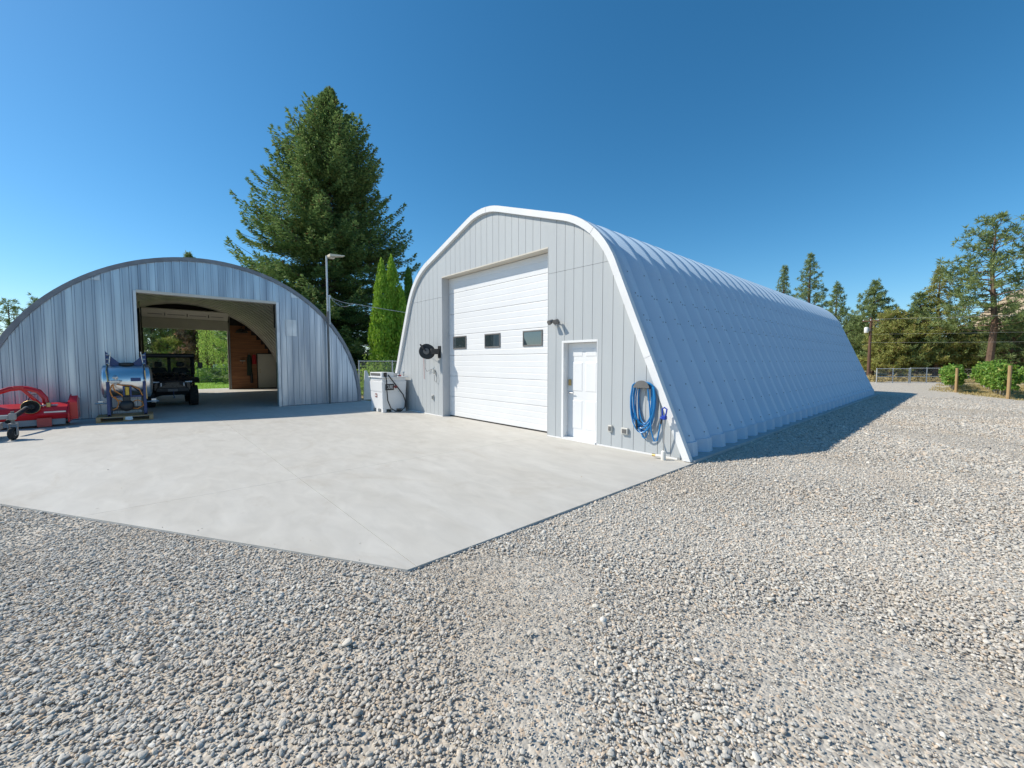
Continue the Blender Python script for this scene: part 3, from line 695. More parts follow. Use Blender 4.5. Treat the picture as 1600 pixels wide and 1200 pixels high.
for x in (FX0+.03, (FX0+FX1)/2-.06, FX1-.17):
    MB().bbox(x, x+.14, FY0+.03, FY0+.15, .0, .12, .008).build('foot', 'tank_white', ft)
for x, wd in ((FX0+.03, .14), (FX1-.15, .12)):
    MB().bbox(x, x+wd, FY1-.15, FY1-.03, .0, .12, .008).build('foot', 'tank_white', ft)
MB().bbox(FX1-.15, FX1-.03, (FY0+FY1)/2-.07, (FY0+FY1)/2+.07, .0, .12, .008).build('foot', 'tank_white', ft)
xs_ = FX1+.002
MB().box(xs_, xs_+.004, FY0+.10, FY0+.52, .72, .93).build('placard', 'paper', ft)
pl = MB().box(xs_+.004, xs_+.007, FY0+.105, FY0+.40, .725, .925).build('placard_field', 'sign_black', ft)
tm = text_mesh('CUBE', .155); tm.materials.append(MATS['paper'])
to = link('placard_text', tm, ft); to.rotation_euler = (R(90), 0, R(90)); to.location = Vector((xs_+.010, FY0+.252, .825)) - ft.location; to.scale = (.62, 1, 1)
MB().lathe([(.05,0),(.05,.004)], (xs_+.005, FY0+.465, .825), (1,0,0), 14).build('placard_emblem', 'sign_red', ft)
MB().box(FX0+.40, FX0+.55, FY0+.012, FY0+.02, .48, .60).build('warning_label', 'sign_red', ft)
MB().box(FX0+.43, FX0+.52, FY0+.009, FY0+.0115, .51, .57).build('label_print', 'paper', ft)
MB().tube([(FX1-.02,FY0+.10,1.24),(FX1+.05,FY0+.10,1.22),(FX1+.07,FY0+.12,1.05),(FX1+.06,FY0+.13,.75),(FX1+.07,FY0+.15,.40),(FX1+.10,FY0+.24,.14),(FX1+.13,FY0+.40,.035),(FX1+.14,FY0+.56,.03),(FX1+.11,FY0+.72,.13),(FX1+.07,FY0+.77,.34),(FX1+.05,FY0+.70,.56),(FX1+.05,FY0+.50,.82),(FX1+.05,FY0+.28,1.10),(FX1+.03,FY0+.20,1.22)], .018, 8).build('delivery_hose', 'hose_black', ft, smooth=True)
MB().bbox(FX1-.05, FX1+.03, FY0+.06, FY0+.16, 1.17, 1.30, .012).build('hose_outlet', 'black_plastic', ft)
MB().tube([(FX1+.05,FY0+.50,.83),(FX1+.055,FY0+.42,.86),(FX1+.05,FY0+.36,.80)], [.022,.028,.012], 8).build('nozzle', 'sign_red', ft)
MB().bbox(FX1-.25, FX1-.10, FY0+.44, FY0+.58, 1.158, 1.27, .02).tube([(FX1-.18,FY0+.5,1.2),(FX1-.05,FY0+.62,1.22)], .03, 8).build('pump', 'steel', ft)
MB().lathe([(.05,0),(.05,.05),(.035,.06)], (FX1-.1,FY0+.66,1.158), (0,0,1), 14).build('filler_cap', 'red_paint', ft, smooth=True)
MB().lathe([(.02,0),(.02,.12),(.035,.125),(.03,.16)], (FX1-.06,FY1-.08,1.158), (0,0,1), 12).build('vent', 'steel', ft, smooth=True)

# ------------------------------------------------------------------ galvanised arch hut
HX, HB, HC, HR = -16.93, -29.4, 1.70, 5.0
hut = thing('arch_hut', 'old galvanised semicircular metal hut with a wide open doorway', 'hut', (HX, HC, 0))
def circ(r): return lambda y: math.sqrt(max(0, r*r-(y-HC)**2))
DO = (-.11, 3.68, 3.80)
# corrugated gable sheets, each its own piece
def sheet(y0, y1, zlo, zhi, top, x, name='wall_sheet', mt='galvanised', rib=.20, h=.022):
    ys = []; k = math.floor(y0/rib)
    def prof(y):
        f = (y/rib) % 1.0
        return h if f < .10 or f > .90 else (h*(1-(f-.10)/.07) if f < .17 else (h*((f-.83)/.07) if f > .83 else (.005 if abs(f-.5) < .03 else 0)))
    cand = {y0, y1}
    for kk in range(int(math.floor(y0/rib))-1, int(math.ceil(y1/rib))+1):
        for f in (0, .10, .17, .46, .47, .53, .54, .83, .90): cand.add((kk+f)*rib)
    ys = sorted(c for c in cand if y0-1e-6 <= c <= y1+1e-6)
    vs = []; fs = []
    for y in ys:
        t = min(zhi, top(y))
        if t < zlo+.005: t = zlo+.005
        vs += [(x+prof(y), y, zlo), (x+prof(y), y, t)]
    n_ = len(ys)
    for i in range(n_-1): fs.append((2*i, 2*i+2, 2*i+3, 2*i+1))
    b = 2*n_; vs += [(x-.004, ys[0], zlo), (x-.004, ys[0], vs[1][2]), (x-.004, ys[-1], zlo), (x-.004, ys[-1], vs[2*n_-1][2])]
    fs += [(0, 1, b+1, b), (2*n_-2, b+2, b+3, 2*n_-1)]
    MB().add(vs, fs).build(name, mt, hut)
rh = random.Random(12)
ed_y = [HC-4.9]
while ed_y[-1] < HC+4.9-.5: ed_y.append(ed_y[-1]+.8)
ed_y[-1] = HC+4.9
pts = sorted(set([y for y in ed_y if min(abs(y-DO[0]), abs(y-DO[1])) > .12] + [DO[0], DO[1]]))
for i, (a, b) in enumerate(zip(pts[:-1], pts[1:])):
    mid = (a+b)/2; zlo = DO[2] if DO[0] < mid < DO[1] else .01; ztop = circ(4.925)
    j = .0025*(i % 2)
    if zlo < 1 and ztop(mid) > 3.75:
        sheet(a, b, zlo, 3.62, ztop, HX+j); sheet(a, b, 3.58, 99, ztop, HX+.006+j)
    else: sheet(a, b, zlo, 99, ztop, HX+j)
# inner lining of the gable so that the sheets have a frame behind
cg = MB()
for k in range(40):
    a = HC-4.88+9.76*k/40; b = HC-4.88+9.76*(k+1)/40
    if a < DO[0] < b: b = DO[0]
    if a < DO[1] < b: a = DO[1]
    zlo = DO[2] if DO[0] <= (a+b)/2 <= DO[1] else -.02
    n_ = 3; up = [(a+(b-a)*q/n_, circ(4.93)(a+(b-a)*q/n_)) for q in range(n_+1)]
    if max(z for _, z in up) > zlo+.02: cg.prism([(a, zlo), (b, zlo)] + [(y, max(z, zlo+.01)) for y, z in up[::-1]], HX-.10, HX-.012, 'YZ')
cg.build('gable_frame', 'dark_wall', hut)
for y0, y1, z0, z1 in ((-1.25,-.85,4.0,4.32),(3.95,4.32,2.6,3.2),(4.15,4.45,4.02,4.3)):
    sheet(y0, y1, z0, z1, circ(4.86), HX+.030, 'patch_sheet', 'galvanised_pale')
# flashing round the arch
def arc_band(r0, r1, x0, x1, a0=0, a1=math.pi, n_=40):
    poly = [(HC+r1*math.cos(a0+(a1-a0)*k/n_), r1*math.sin(a0+(a1-a0)*k/n_)) for k in range(n_+1)] + [(HC+r0*math.cos(a0+(a1-a0)*k/n_), r0*math.sin(a0+(a1-a0)*k/n_)) for k in range(n_, -1, -1)]
    vs = []; fs = []
    m_ = n_+1
    for x in (x0, x1): vs += [(x, y, max(z, .0)) for y, z in poly]
    N_ = 2*m_
    for k in range(n_):
        fs += [(k, k+1, N_-2-k, N_-1-k), (N_+k, N_+N_-1-k, N_+N_-2-k, N_+k+1), (k, N_+k, N_+k+1, k+1), (N_-1-k, N_-2-k, N_+N_-2-k, N_+N_-1-k)]
    fs += [(0, N_-1, 2*N_-1, N_), (m_-1, N_+m_-1, N_+m_, m_)]
    return MB().add(vs, fs)
for k in range(5):
    arc_band(4.895, 5.015+.003*(k % 2), HX-.05, HX+.055+.003*(k % 2), math.pi*k/5, math.pi*(k+1)/5, 14).build('edge_flashing', 'hut_flashing', hut)
# ribbed arch shell, one panel after another
cs = [(0,.20),(.03,.20),(.07,.20),(.11,.20),(.15,.0),(.25,.0),(.35,.0),(.45,.0),(.50,.20),(.60,.20)]
vs = []; fs = []; NA = 48
for i in range(NA+1):
    a = math.pi*i/NA
    for dx, d in cs: vs.append((-dx, (5.0-d)*math.cos(a), (5.0-d)*math.sin(a)))
for i in range(NA):
    for k in range(len(cs)-1): fs.append((i*10+k, i*10+k+1, (i+1)*10+k+1, (i+1)*10+k))
hp0 = MB().add(vs, fs).build('arch_panel', ['hut_inner'], hut, local=True); hp0.location = (-.06, 0, 0)
for i in range(1, 21):
    c = link('arch_panel', hp0.data, hut); c.location = (-.06-.6*i, 0, 0)
# doorway trim
MB().bbox(HX-.16, HX+.05, DO[0]-.05, DO[0]+.02, 0, DO[2], .006).build('door_jamb', 'galvanised_pale', hut)
MB().bbox(HX-.16, HX+.05, DO[1]-.02, DO[1]+.07, 0, DO[2], .006).build('door_jamb', 'galvanised_pale', hut)
MB().bbox(HX-.20, HX+.045, DO[0]+.02, DO[1]-.02, DO[2]-.06, DO[2]+.03, .006).build('door_header', 'soffit', hut)
# rear wall with its own doorway, boarded on the inside
RO = (.05, 3.76, 3.95)
cg = MB()
for k in range(40):
    a = HC-4.98+9.96*k/40; b = HC-4.98+9.96*(k+1)/40
    if a < RO[0] < b: b = RO[0]
    if a < RO[1] < b: a = RO[1]
    zlo = RO[2] if RO[0] <= (a+b)/2 <= RO[1] else -.02
    up = [(a+(b-a)*q/3, circ(4.985)(a+(b-a)*q/3)) for q in range(4)]
    if max(z for _, z in up) > zlo+.02: cg.prism([(a, zlo), (b, zlo)] + [(y, max(z, zlo+.01)) for y, z in up[::-1]], HB-.12, HB, 'YZ')
cg.build('rear_wall', 'dark_wall', hut)
for k in range(14):
    z0 = .02+.27*k; z1 = z0+.262; y1 = HC+math.sqrt(4.80**2-min(z1, 4.79)**2)
    segs_ = [(RO[1]+.08, min(y1, 6.45))]
    if z0 < 2.1: segs_ = [(RO[1]+.08, 5.20)] + ([(6.33, min(y1, 6.5))] if y1 > 6.36 else [])
    for a, b in segs_:
        if b > a+.03: MB().bbox(HB+.002, HB+.03, a, b, z0, z1, .004).build('wall_plank', 'wood_wall', hut)
MB().bbox(HB+.002, HB+.06, RO[1]-.005, RO[1]+.075, 0, 3.95, .005).build('rear_jamb', 'weathered_wood', hut)
dr = MB().bbox(HB+.004, HB+.05, 5.26, 6.26, .03, 2.12, .006).build('rear_entry_door', 'cream_door', hut)
MB().lathe([(.03,0),(.03,.03),(.012,.035),(.02,.06),(.012,.08)], (HB+.05,5.37,1.0), (1,0,0), 12).build('door_knob', 'brass', dr)
MB().lathe([(.03,0),(.03,.025)], (HB+.05,5.37,1.14), (1,0,0), 12).build('deadbolt', 'brass', dr)
# raised rear sectional door: hanging section, tilted section, tracks
rd = MB().bbox(HB+.10, HB+.15, RO[0]-.03, RO[1]+.02, 3.45, 4.02, .006).build('rear_overhead_door', 'cream_door', hut)
vs = []
for y in (RO[0]-.03, RO[1]+.02): vs += [(HB+.10,y,4.03),(HB+.15,y,4.03),(HB+.62,y,4.44),(HB+.60,y,4.49)]
sec = MB().add(vs, [(0,1,2,3),(4,7,6,5),(0,4,5,1),(1,5,6,2),(2,6,7,3),(3,7,4,0)]).build('tilted_section', 'cream_door', rd)
for y in (.95, 1.9, 2.85):
    MB().bbox(HB+.30, HB+.46, y-.02, y+.02, 4.12, 4.28, .004).build('hinge', 'track_metal', rd)
for y0, y1 in ((.25,.85),(1.05,1.80),(2.0,2.75),(2.95,3.55)):
    MB().add([(HB+.34,y0,4.185),(HB+.34,y1,4.185),(HB+.375,y1,4.215),(HB+.375,y0,4.215)], [(0,1,2,3)]).build('stiffener', 'frame_grey', rd)
for y in (RO[0]-.10, RO[1]+.09):
    MB().tube([(HB+.12,y,.02),(HB+.12,y,3.9),(HB+.20,y,4.15),(HB+.40,y,4.36),(HB+.75,y,4.46),(HB+3.2,y,4.47)], .03, 6).build('door_track', 'track_metal', hut)
MB().bbox(HX-1.9, HX-1.85, 3.98, 4.04, 3.0, 4.45, .005).build('track_hanger', 'black_metal', hut)
MB().tube([(HX-.5,6.20,2.05),(HX-12,6.20,2.05)], .03, 6).build('wall_rail', 'black_metal', hut)
MB().bbox(HX-.5, HX-.4, DO[0]-.35, DO[0]-.10, 0, 3.75, .01).build('door_stile', 'black_metal', hut)
# things kept on the inner wall
rc_ = thing('red_coat', 'red cloth coat hanging on the wood panelled wall', 'coat', (HB+.05, 5.06, 1.5))
def hanging(name, y, z0, z1, wd, mt, par):
    prof = []; vs = []; fs = []; n_ = 12; m_ = 9
    for j in range(m_):
        t = j/(m_-1); z = z1+(z0-z1)*t; ww = wd*(.55+.45*min(1, t*4))*(1+.05*math.sin(t*9))
        for k in range(n_):
            a = 2*math.pi*k/n_; vs.append((HB+.13+.07*math.cos(a)*(1+.15*math.sin(3*a+t*3)), y+ww*math.sin(a)*.5, z+.01*math.sin(5*a)))
    for j in range(m_-1): fs += [(j*n_+k, j*n_+(k+1) % n_, (j+1)*n_+(k+1) % n_, (j+1)*n_+k) for k in range(n_)]
    fs += [list(range(n_)), list(range((m_-1)*n_, m_*n_))[::-1]]
    MB().add(vs, fs).build(name, mt, par, smooth=True)
hanging('coat_body', 5.06, 1.50, 2.08, .22, 'red_cloth', rc_)
MB().tube([(HB+.03,5.06,2.12),(HB+.13,5.06,2.13),(HB+.14,5.06,2.07)], .01, 6).build('hook', 'steel', rc_)
dc = thing('dark_coat', 'long dark green coat hanging beside the red one', 'coat', (HB+.05, 4.80, 1.2))
hanging('coat_body', 4.80, .80, 2.06, .26, 'dark_cloth', dc); hanging('coat_tail', 4.90, .34, 1.0, .15, 'black_plastic', dc)
MB().tube([(HB+.03,4.80,2.12),(HB+.13,4.80,2.13),(HB+.14,4.80,2.05)], .01, 6).build('hook', 'steel', dc)
sl = thing('wall_lamp', 'dark dome shaped lamp high on the wood panelled wall', 'lamp', (HB, 4.43, 3.5))
MB().lathe([(.32,0),(.31,.05),(.24,.16),(.12,.23),(.03,.25)], (HB+.37,4.43,3.36), (0,0,1), 20).build('shade', 'black_plastic', sl, smooth=True)
MB().tube([(HB+.03,4.43,3.72),(HB+.37,4.43,3.72),(HB+.37,4.43,3.6)], .015, 6).build('bracket', 'black_metal', sl)
sh = thing('wall_shelf', 'small pale shelf on the wood panelled wall left of the coats', 'shelf', (HB, 4.46, 1.7))
MB().bbox(HB+.03, HB+.20, 4.33, 4.59, 1.68, 1.71, .004).build('shelf_board', 'paper', sh)
MB().prism([(HB+.03,1.52),(HB+.18,1.675),(HB+.03,1.675)], 4.44, 4.47, 'XZ').build('shelf_bracket', 'black_metal', sh)

# ------------------------------------------------------------------ utility vehicle in the hut
ut = thing('utility_vehicle', 'black side by side utility vehicle with cab parked inside hut doorway', 'utility vehicle', (-20.7, .76, 0))
UX, UY = -19.25, .76        # front face, centre line; the nose points to +X
def wheel(x, y, sg, r=.37, wd=.28):
    t = MB()
    prof = [(r*.60,-wd*.48),(r*.78,-wd*.5),(r*.94,-wd*.44),(r,-wd*.30),(r,wd*.30),(r*.94,wd*.44),(r*.78,wd*.5),(r*.60,wd*.48)]
    t.lathe(prof, (x, y, r), (0,1,0), 28)
    for k in range(20):
        a = 2*math.pi*k/20
        for s2 in (-1, 1):
            c = Vector((x+(r+.004)*math.cos(a+.08*s2), y+s2*wd*.22, r+(r+.004)*math.sin(a+.08*s2))); u_ = Vector((-math.sin(a),0,math.cos(a))); o_ = Vector((math.cos(a),0,math.sin(a)))
            ps = [c+u_*p*.03+Vector((0,q*wd*.24,0))+o_*h_ for h_ in (-.02,.012) for p in (-1,1) for q in (-1,1)]
            t.add(ps, [(0,1,3,2),(4,6,7,5),(0,4,5,1),(2,3,7,6),(0,2,6,4),(1,5,7,3)])
    w_ = t.build('wheel', 'tyre', ut, smooth=True)
    rp = MB().lathe([(r*.60,sg*wd*.30),(r*.56,sg*wd*.40),(r*.45,sg*wd*.22),(r*.2,sg*wd*.30),(r*.12,sg*wd*.36)], (x, y, r), (0,1,0), 20)
    rp.build('rim', 'black_gloss', w_, smooth=True)
for x in (UX-.52, UX-2.55):
    for sg in (-1, 1): wheel(x, UY+sg*.62, sg)
# body tub, hood, fenders
MB().prism([(UX-3.05,.42),(UX-.25,.42),(UX-.12,.52),(UX-.16,.62),(UX-3.05,.62)], UY-.48, UY+.48, 'XZ').build('chassis', 'black_plastic', ut)
hood = MB()
vs = []; fs = []; xs_l = [UX-1.05, UX-.75, UX-.40, UX-.12, UX-.02]; zt = [1.22, 1.17, 1.10, 1.02, .93]; hw = [.66, .64, .60, .55, .50]
for x, z, h_ in zip(xs_l, zt, hw):
    vs += [(x, UY-h_, .62), (x, UY-h_, z-.10), (x, UY-h_*.86, z-.015), (x, UY-h_*.3, z+.02), (x, UY+h_*.3, z+.02), (x, UY+h_*.86, z-.015), (x, UY+h_, z-.10), (x, UY+h_, .62)]
for i in range(4): fs += [(i*8+k, i*8+k+1, (i+1)*8+k+1, (i+1)*8+k) for k in range(7)]
fs += [list(range(8)), list(range(32, 40))[::-1]]
hd = hood.add(vs, fs).build('hood', 'black_gloss', ut, smooth=True)
for sg in (-1, 1):
    MB().bbox(UX-.02, UX+.02, UY+sg*.30-.10, UY+sg*.30+.10, .80, .90, .01).build('grille_vent', 'black_plastic', hd)
    MB().prism([(UX-.95,.98),(UX-.70,1.06),(UX-.22,1.02),(UX-.06,.92),(UX-.10,.86),(UX-.28,.90),(UX-.70,.94),(UX-.90,.90)], UY+sg*.50, UY+sg*.79, 'XZ').build('fender', 'black_plastic', ut)
    MB().prism([(UX-.16,.955),(UX-.02,.93),(UX-.005,.895),(UX-.06,.88)], UY+sg*.36, UY+sg*.56, 'XZ').build('headlight', 'headlamp', ut)
    MB().bbox(UX+.02, UX+.05, UY+sg*.32-.018, UY+sg*.32+.018, .76, .90, .006).build('marker_light', 'headlamp', ut)
    # cab posts
    MB().tube([(UX-.95,UY+sg*.68,1.18),(UX-1.30,UY+sg*.70,1.86)], .05, 8).build('front_post', 'black_metal', ut)
    MB().tube([(UX-2.05,UY+sg*.70,.62),(UX-2.10,UY+sg*.70,1.86)], .035, 8).build('rear_post', 'black_metal', ut)
    MB().tube([(UX-1.30,UY+sg*.70,1.86),(UX-2.10,UY+sg*.70,1.86)], .035, 8).build('roof_rail', 'black_metal', ut)
    MB().prism([(UX-.98,.60),(UX-2.05,.55),(UX-2.05,1.12),(UX-1.02,1.16)], UY+sg*.685, UY+sg*.715, 'XZ').build('door', 'black_plastic', ut)
    MB().prism([(UX-1.03,1.165),(UX-2.04,1.125),(UX-2.08,1.84),(UX-1.34,1.84)], UY+sg*.695, UY+sg*.70, 'XZ').build('side_window', 'cab_glass', ut)
    mr = MB().tube([(UX-1.02,UY+sg*.70,1.32),(UX-1.0,UY+sg*.82,1.42)], .012, 6).build('mirror_arm', 'black_metal', ut)
    MB().bbox(UX-1.04, UX-.97, UY+sg*.90-.08, UY+sg*.90+.08, 1.40, 1.62, .02).build('mirror', 'black_plastic', ut)
    MB().tube([(UX-.50,UY+sg*.25,.44),(UX-.52,UY+sg*.52,.37)], .03, 8).tube([(UX-.70,UY+sg*.25,.44),(UX-.54,UY+sg*.52,.36)], .025, 8).build('suspension_arm', 'black_metal', ut)
    MB().tube([(UX-.55,UY+sg*.42,.86),(UX-.54,UY+sg*.50,.45)], .035, 8).build('shock_absorber', 'grey_cast', ut)
MB().bbox(UX-2.14, UX-1.16, UY-.77, UY+.77, 1.80, 1.96, .05).build('roof', 'black_plastic', ut)
MB().add([(UX-.985,UY-.63,1.21),(UX-.985,UY+.63,1.21),(UX-1.295,UY+.66,1.83),(UX-1.295,UY-.66,1.83)], [(0,1,2,3)]).build('windshield', 'cab_glass', ut)
MB().bbox(UX-2.10, UX-2.07, UY-.66, UY-.06, .62, 1.30, .01).bbox(UX-2.10, UX-2.07, UY+.06, UY+.66, .62, 1.30, .01).bbox(UX-2.10,UX-2.07,UY-.055,UY+.055,.62,1.84,.01).build('rear_panel', 'black_plastic', ut)
for sg in (-1, 1):
    st_ = MB().bbox(UX-1.95, UX-1.45, UY+sg*.33-.25, UY+sg*.33+.25, .72, .90, .05).build('seat', 'black_plastic', ut)
    MB().bbox(UX-2.05, UX-1.92, UY+sg*.33-.24, UY+sg*.33+.24, .88, 1.42, .05).build('seat_back', 'black_plastic', st_)
    MB().bbox(UX-2.05, UX-1.96, UY+sg*.33-.12, UY+sg*.33+.12, 1.44, 1.64, .04).build('headrest', 'black_plastic', st_)
cw = [(UX-1.28+.19*math.cos(a)*.35, UY-.33+.19*math.sin(a), 1.22+.19*math.cos(a)*.93) for a in [2*math.pi*k/18 for k in range(18)]]
MB().tube(cw, .017, 6, closed=True).tube([(UX-1.28,UY-.33,1.22),(UX-1.05,UY-.33,1.10)], .02, 6).build('steering_wheel', 'black_plastic', ut)
MB().bbox(UX-1.15, UX-.98, UY-.66, UY+.66, .98, 1.19, .04).build('dashboard', 'black_plastic', ut)
MB().bbox(UX-3.15, UX-2.15, UY-.70, UY-.66, .74, 1.06, .01).bbox(UX-3.15, UX-2.15, UY+.66, UY+.70, .74, 1.06, .01).bbox(UX-3.15, UX-3.11, UY-.66, UY+.66, .74, 1.06, .01).bbox(UX-3.11, UX-2.15, UY-.66, UY+.66, .70, .745, .005).build('cargo_bed', 'black_plastic', ut)
bp_ = MB().bbox(UX-.06, UX+.03, UY-.46, UY+.46, .56, .70, .02).tube([(UX+.0,UY-.40,.68),(UX+.05,UY-.38,.86),(UX+.05,UY-.30,.92),(UX+.05,UY+.30,.92),(UX+.05,UY+.38,.86),(UX+.0,UY+.40,.68)], .022, 8).build('bumper', 'black_metal', ut)
MB().bbox(UX+.03, UX+.05, UY-.14, UY+.14, .57, .66, .005).build('winch_fairlead', 'frame_grey', bp_)
MB().tube([(UX+.05,UY+.02,.60),(UX+.06,UY+.02,.40)], .012, 6).tube([(UX+.06,UY+.02,.40),(UX+.07,UY+.05,.36),(UX+.06,UY+.02,.33),(UX+.06,UY-.01,.36)], .012, 6).build('winch_hook', 'blue_paint', bp_)

# ------------------------------------------------------------------ pallet + sprayer
pal = thing('wooden_pallet', 'wooden pallet on the concrete under the stainless sprayer', 'pallet', (-15.95, -.42, 0))
PX0, PX1, PY0, PY1 = -16.42, -15.48, -1.00, .16
for k in range(7):
    x0 = PX0+.138*k; MB().bbox(x0, x0+.095, PY0, PY1, .125, .147, .003).build('deck_board', 'pallet_wood', pal)
for y in (PY0, (PY0+PY1)/2-.045, PY1-.09):
    MB().bbox(PX0, PX1-.01, y, y+.09, .023, .124, .004).build('stringer', 'pallet_wood', pal)
for k in range(3):
    x0 = PX0+.40*k; MB().bbox(x0, x0+.10, PY0, PY1, .0, .022, .003).build('bottom_board', 'pallet_wood', pal)
tg = thing('paper_tag', 'crumpled white paper tag hanging from pallet edge', 'tag', (-15.46, -.35, .05))
MB().add([(-15.47,-.42,.13),(-15.46,-.28,.135),(-15.455,-.27,.05),(-15.445,-.33,.035),(-15.45,-.43,.055),(-15.462,-.36,.09)], [(0,5,1),(1,5,2),(2,5,3),(3,5,4),(4,5,0)]).build('tag_sheet', 'paper', tg)
sp_ = thing('orchard_sprayer', 'stainless steel tank sprayer with orange hoses and blue deflectors on pallet', 'sprayer', (-15.95, -.38, .147))
SX, SY = -16.02, -.36
def capsule(r, L_, c, n_=36):
    pr = [(.001, -L_/2-.09)] + [(r*math.sin(a), -L_/2-.09*math.cos(a)) for a in [math.pi/2*k/7 for k in range(1, 8)]] + [(r*math.sin(a), L_/2+.09*math.cos(a)) for a in [math.pi/2-math.pi/2*k/7 for k in range(0, 7)]] + [(.001, L_/2+.09)]
    return MB().lathe(pr, c, (0,1,0), n_)
capsule(.46, .92, (SX, SY, 1.09)).build('tank', 'stainless', sp_, smooth=True)
for y in (SY-.38, SY+.36):
    ring = [(SX+.468*math.cos(a), y, 1.09+.468*math.sin(a)) for a in [2*math.pi*k/40 for k in range(40)]]
    MB().tube(ring, .011, 6, closed=True).build('tank_band', 'blue_paint', sp_)
    MB().bbox(SX+.40, SX+.47, y-.035, y+.035, .16, 1.10, .006).build('frame_post', 'blue_paint', sp_)
    MB().bbox(SX-.42, SX-.36, y-.035, y+.035, .16, 1.0, .006).build('frame_post', 'blue_paint', sp_)
    MB().bbox(SX-.45, SX+.47, y-.03, y+.03, .148, .21, .006).build('frame_foot', 'black_metal', sp_)
MB().bbox(SX+.42, SX+.46, SY-.345, SY+.325, .30, .40, .006).build('cross_beam', 'black_metal', sp_)
MB().bbox(SX+.42, SX+.46, SY-.345, SY+.325, .66, .71, .006).build('cross_beam', 'blue_paint', sp_)
MB().lathe([(.17,0),(.17,.05),(.15,.07),(.04,.08)], (SX, SY, 1.545), (0,0,1), 20).build('filler_lid', 'black_plastic', sp_, smooth=True)
for sg in (-1, 1):
    fan = [(SY+sg*.05, 1.55)] + [(SY+sg*(.08+.34*t), 1.58+.36*t**1.3) for t in (0, .25, .5, .75, 1)] + [(SY+sg*.42, 1.47)]
    MB().prism(fan if sg > 0 else fan[::-1], SX+.02, SX+.05, 'YZ').build('air_deflector', 'blue_paint', sp_)
    MB().tube([(SX+.07,SY+sg*.36,1.50),(SX+.07,SY+sg*.31,1.93)], .013, 6).build('nozzle_pipe', 'steel', sp_)
    for z in (1.60, 1.72, 1.84): MB().lathe([(.02,0),(.022,.03),(.01,.06)], (SX+.08,SY+sg*.35,z), (.5,sg,0), 8).build('nozzle', 'steel', sp_)
    MB().bbox(SX+.10, SX+.16, SY+sg*.55-.06, SY+sg*.55+.06, .46, .58, .01).tube([(SX+.2,SY+sg*.40,.50),(SX+.2,SY+sg*.66,.50)], .02, 8).build('valve', 'steel', sp_)
MB().box(SX+.452, SX+.4585, SY+.08, SY+.29, 1.10, 1.20).build('name_plate', 'blue_paint', sp_)
MB().lathe([(.15,0),(.16,.05),(.13,.12),(.07,.16)], (SX+.46, SY-.02, .44), (1,0,0), 18).build('pump', 'black_metal', sp_, smooth=True)
MB().bbox(SX+.46, SX+.56, SY-.10, SY+.06, .50, .70, .02).build('pump_head', 'black_metal', sp_)
MB().bbox(SX+.45, SX+.50, SY-.09, SY-.05, .66, .98, .005).build('gauge_post', 'blue_paint', sp_); MB().bbox(SX+.45, SX+.50, SY+.05, SY+.09, .66, .98, .005).build('gauge_post', 'blue_paint', sp_)
MB().bbox(SX+.455, SX+.49, SY-.04, SY+.04, .72, .96, .01).build('hand_lever', 'yellow_plastic', sp_)
MB().lathe([(.05,0),(.055,.05),(.03,.07)], (SX+.44, SY-.23, 1.22), (1,0,.2), 16).build('pressure_gauge', 'steel', sp_, smooth=True)
MB().bbox(SX+.45, SX+.55, SY-.33, SY-.13, 1.06, 1.15, .015).tube([(SX+.5,SY-.36,1.12),(SX+.5,SY-.10,1.12)], .02, 8).tube([(SX+.5,SY-.22,1.0),(SX+.5,SY-.22,1.22)], .022, 8).build('control_valve', 'steel', sp_)
hz = [[(-.30,1.02),(-.34,.85),(-.30,.70),(-.20,.60),(-.10,.55)], [(-.28,1.04),(-.25,.86),(-.12,.74),(-.06,.62)], [(-.20,1.03),(-.10,1.0),(.10,.98),(.25,.88),(.31,.70)], [(-.05,.98),(.12,.94),(.27,.80),(.32,.66)], [(.08,.52),(.20,.58),(.30,.52),(.32,.42),(.20,.34),(.08,.36)], [(-.25,.70),(-.18,.52),(-.22,.38),(-.30,.34)]]
for k, h_ in enumerate(hz):
    MB().tube([(SX+.50+.03*math.sin(k+i), SY+y, z) for i, (y, z) in enumerate(h_)], .015, 6).build('hose', 'orange_hose' if k != 3 else 'hose_black', sp_, smooth=True)
MB().tube([(SX+.1,SY-.38,1.57),(SX+.44,SY-.40,1.40),(SX+.50,SY-.37,1.10)], .013, 6).build('feed_hose', 'brass', sp_)
MB().tube([(SX+.1,SY+.36,1.57),(SX+.44,SY+.38,1.40),(SX+.47,SY+.40,.60)], .013, 6).build('feed_hose', 'brass', sp_)

# ------------------------------------------------------------------ red flail mower
MX, MY = -15.75, -2.32
fm = thing('flail_mower', 'red tractor flail mower with black shaft standing by hut wall', 'mower', (MX, MY, 0))
MB().prism([(MX-.34,.20),(MX+.28,.20),(MX+.34,.32),(MX+.28,.50),(MX+.05,.60),(MX-.30,.54)], MY-.82, MY+.82, 'XZ').build('housing', 'red_paint', fm)
for sg in (-1, 1):
    MB().prism([(MX-.42,.10),(MX+.36,.10),(MX+.40,.34),(MX+.22,.62),(MX-.25,.78),(MX-.42,.60)], MY+sg*.83, MY+sg*.86, 'XZ').build('end_plate', 'red_paint', fm)
MB().prism([(MX-.30,.16),(MX+.22,.16),(MX+.26,.60),(MX+.10,.76),(MX-.28,.66)], MY+.862, MY+1.0, 'XZ').build('belt_cover', 'red_paint', fm)
MB().lathe([(.10,-.80),(.10,.80)], (MX-.22, MY, .11), (0,1,0), 16).build('rear_roller', 'steel', fm, smooth=True)
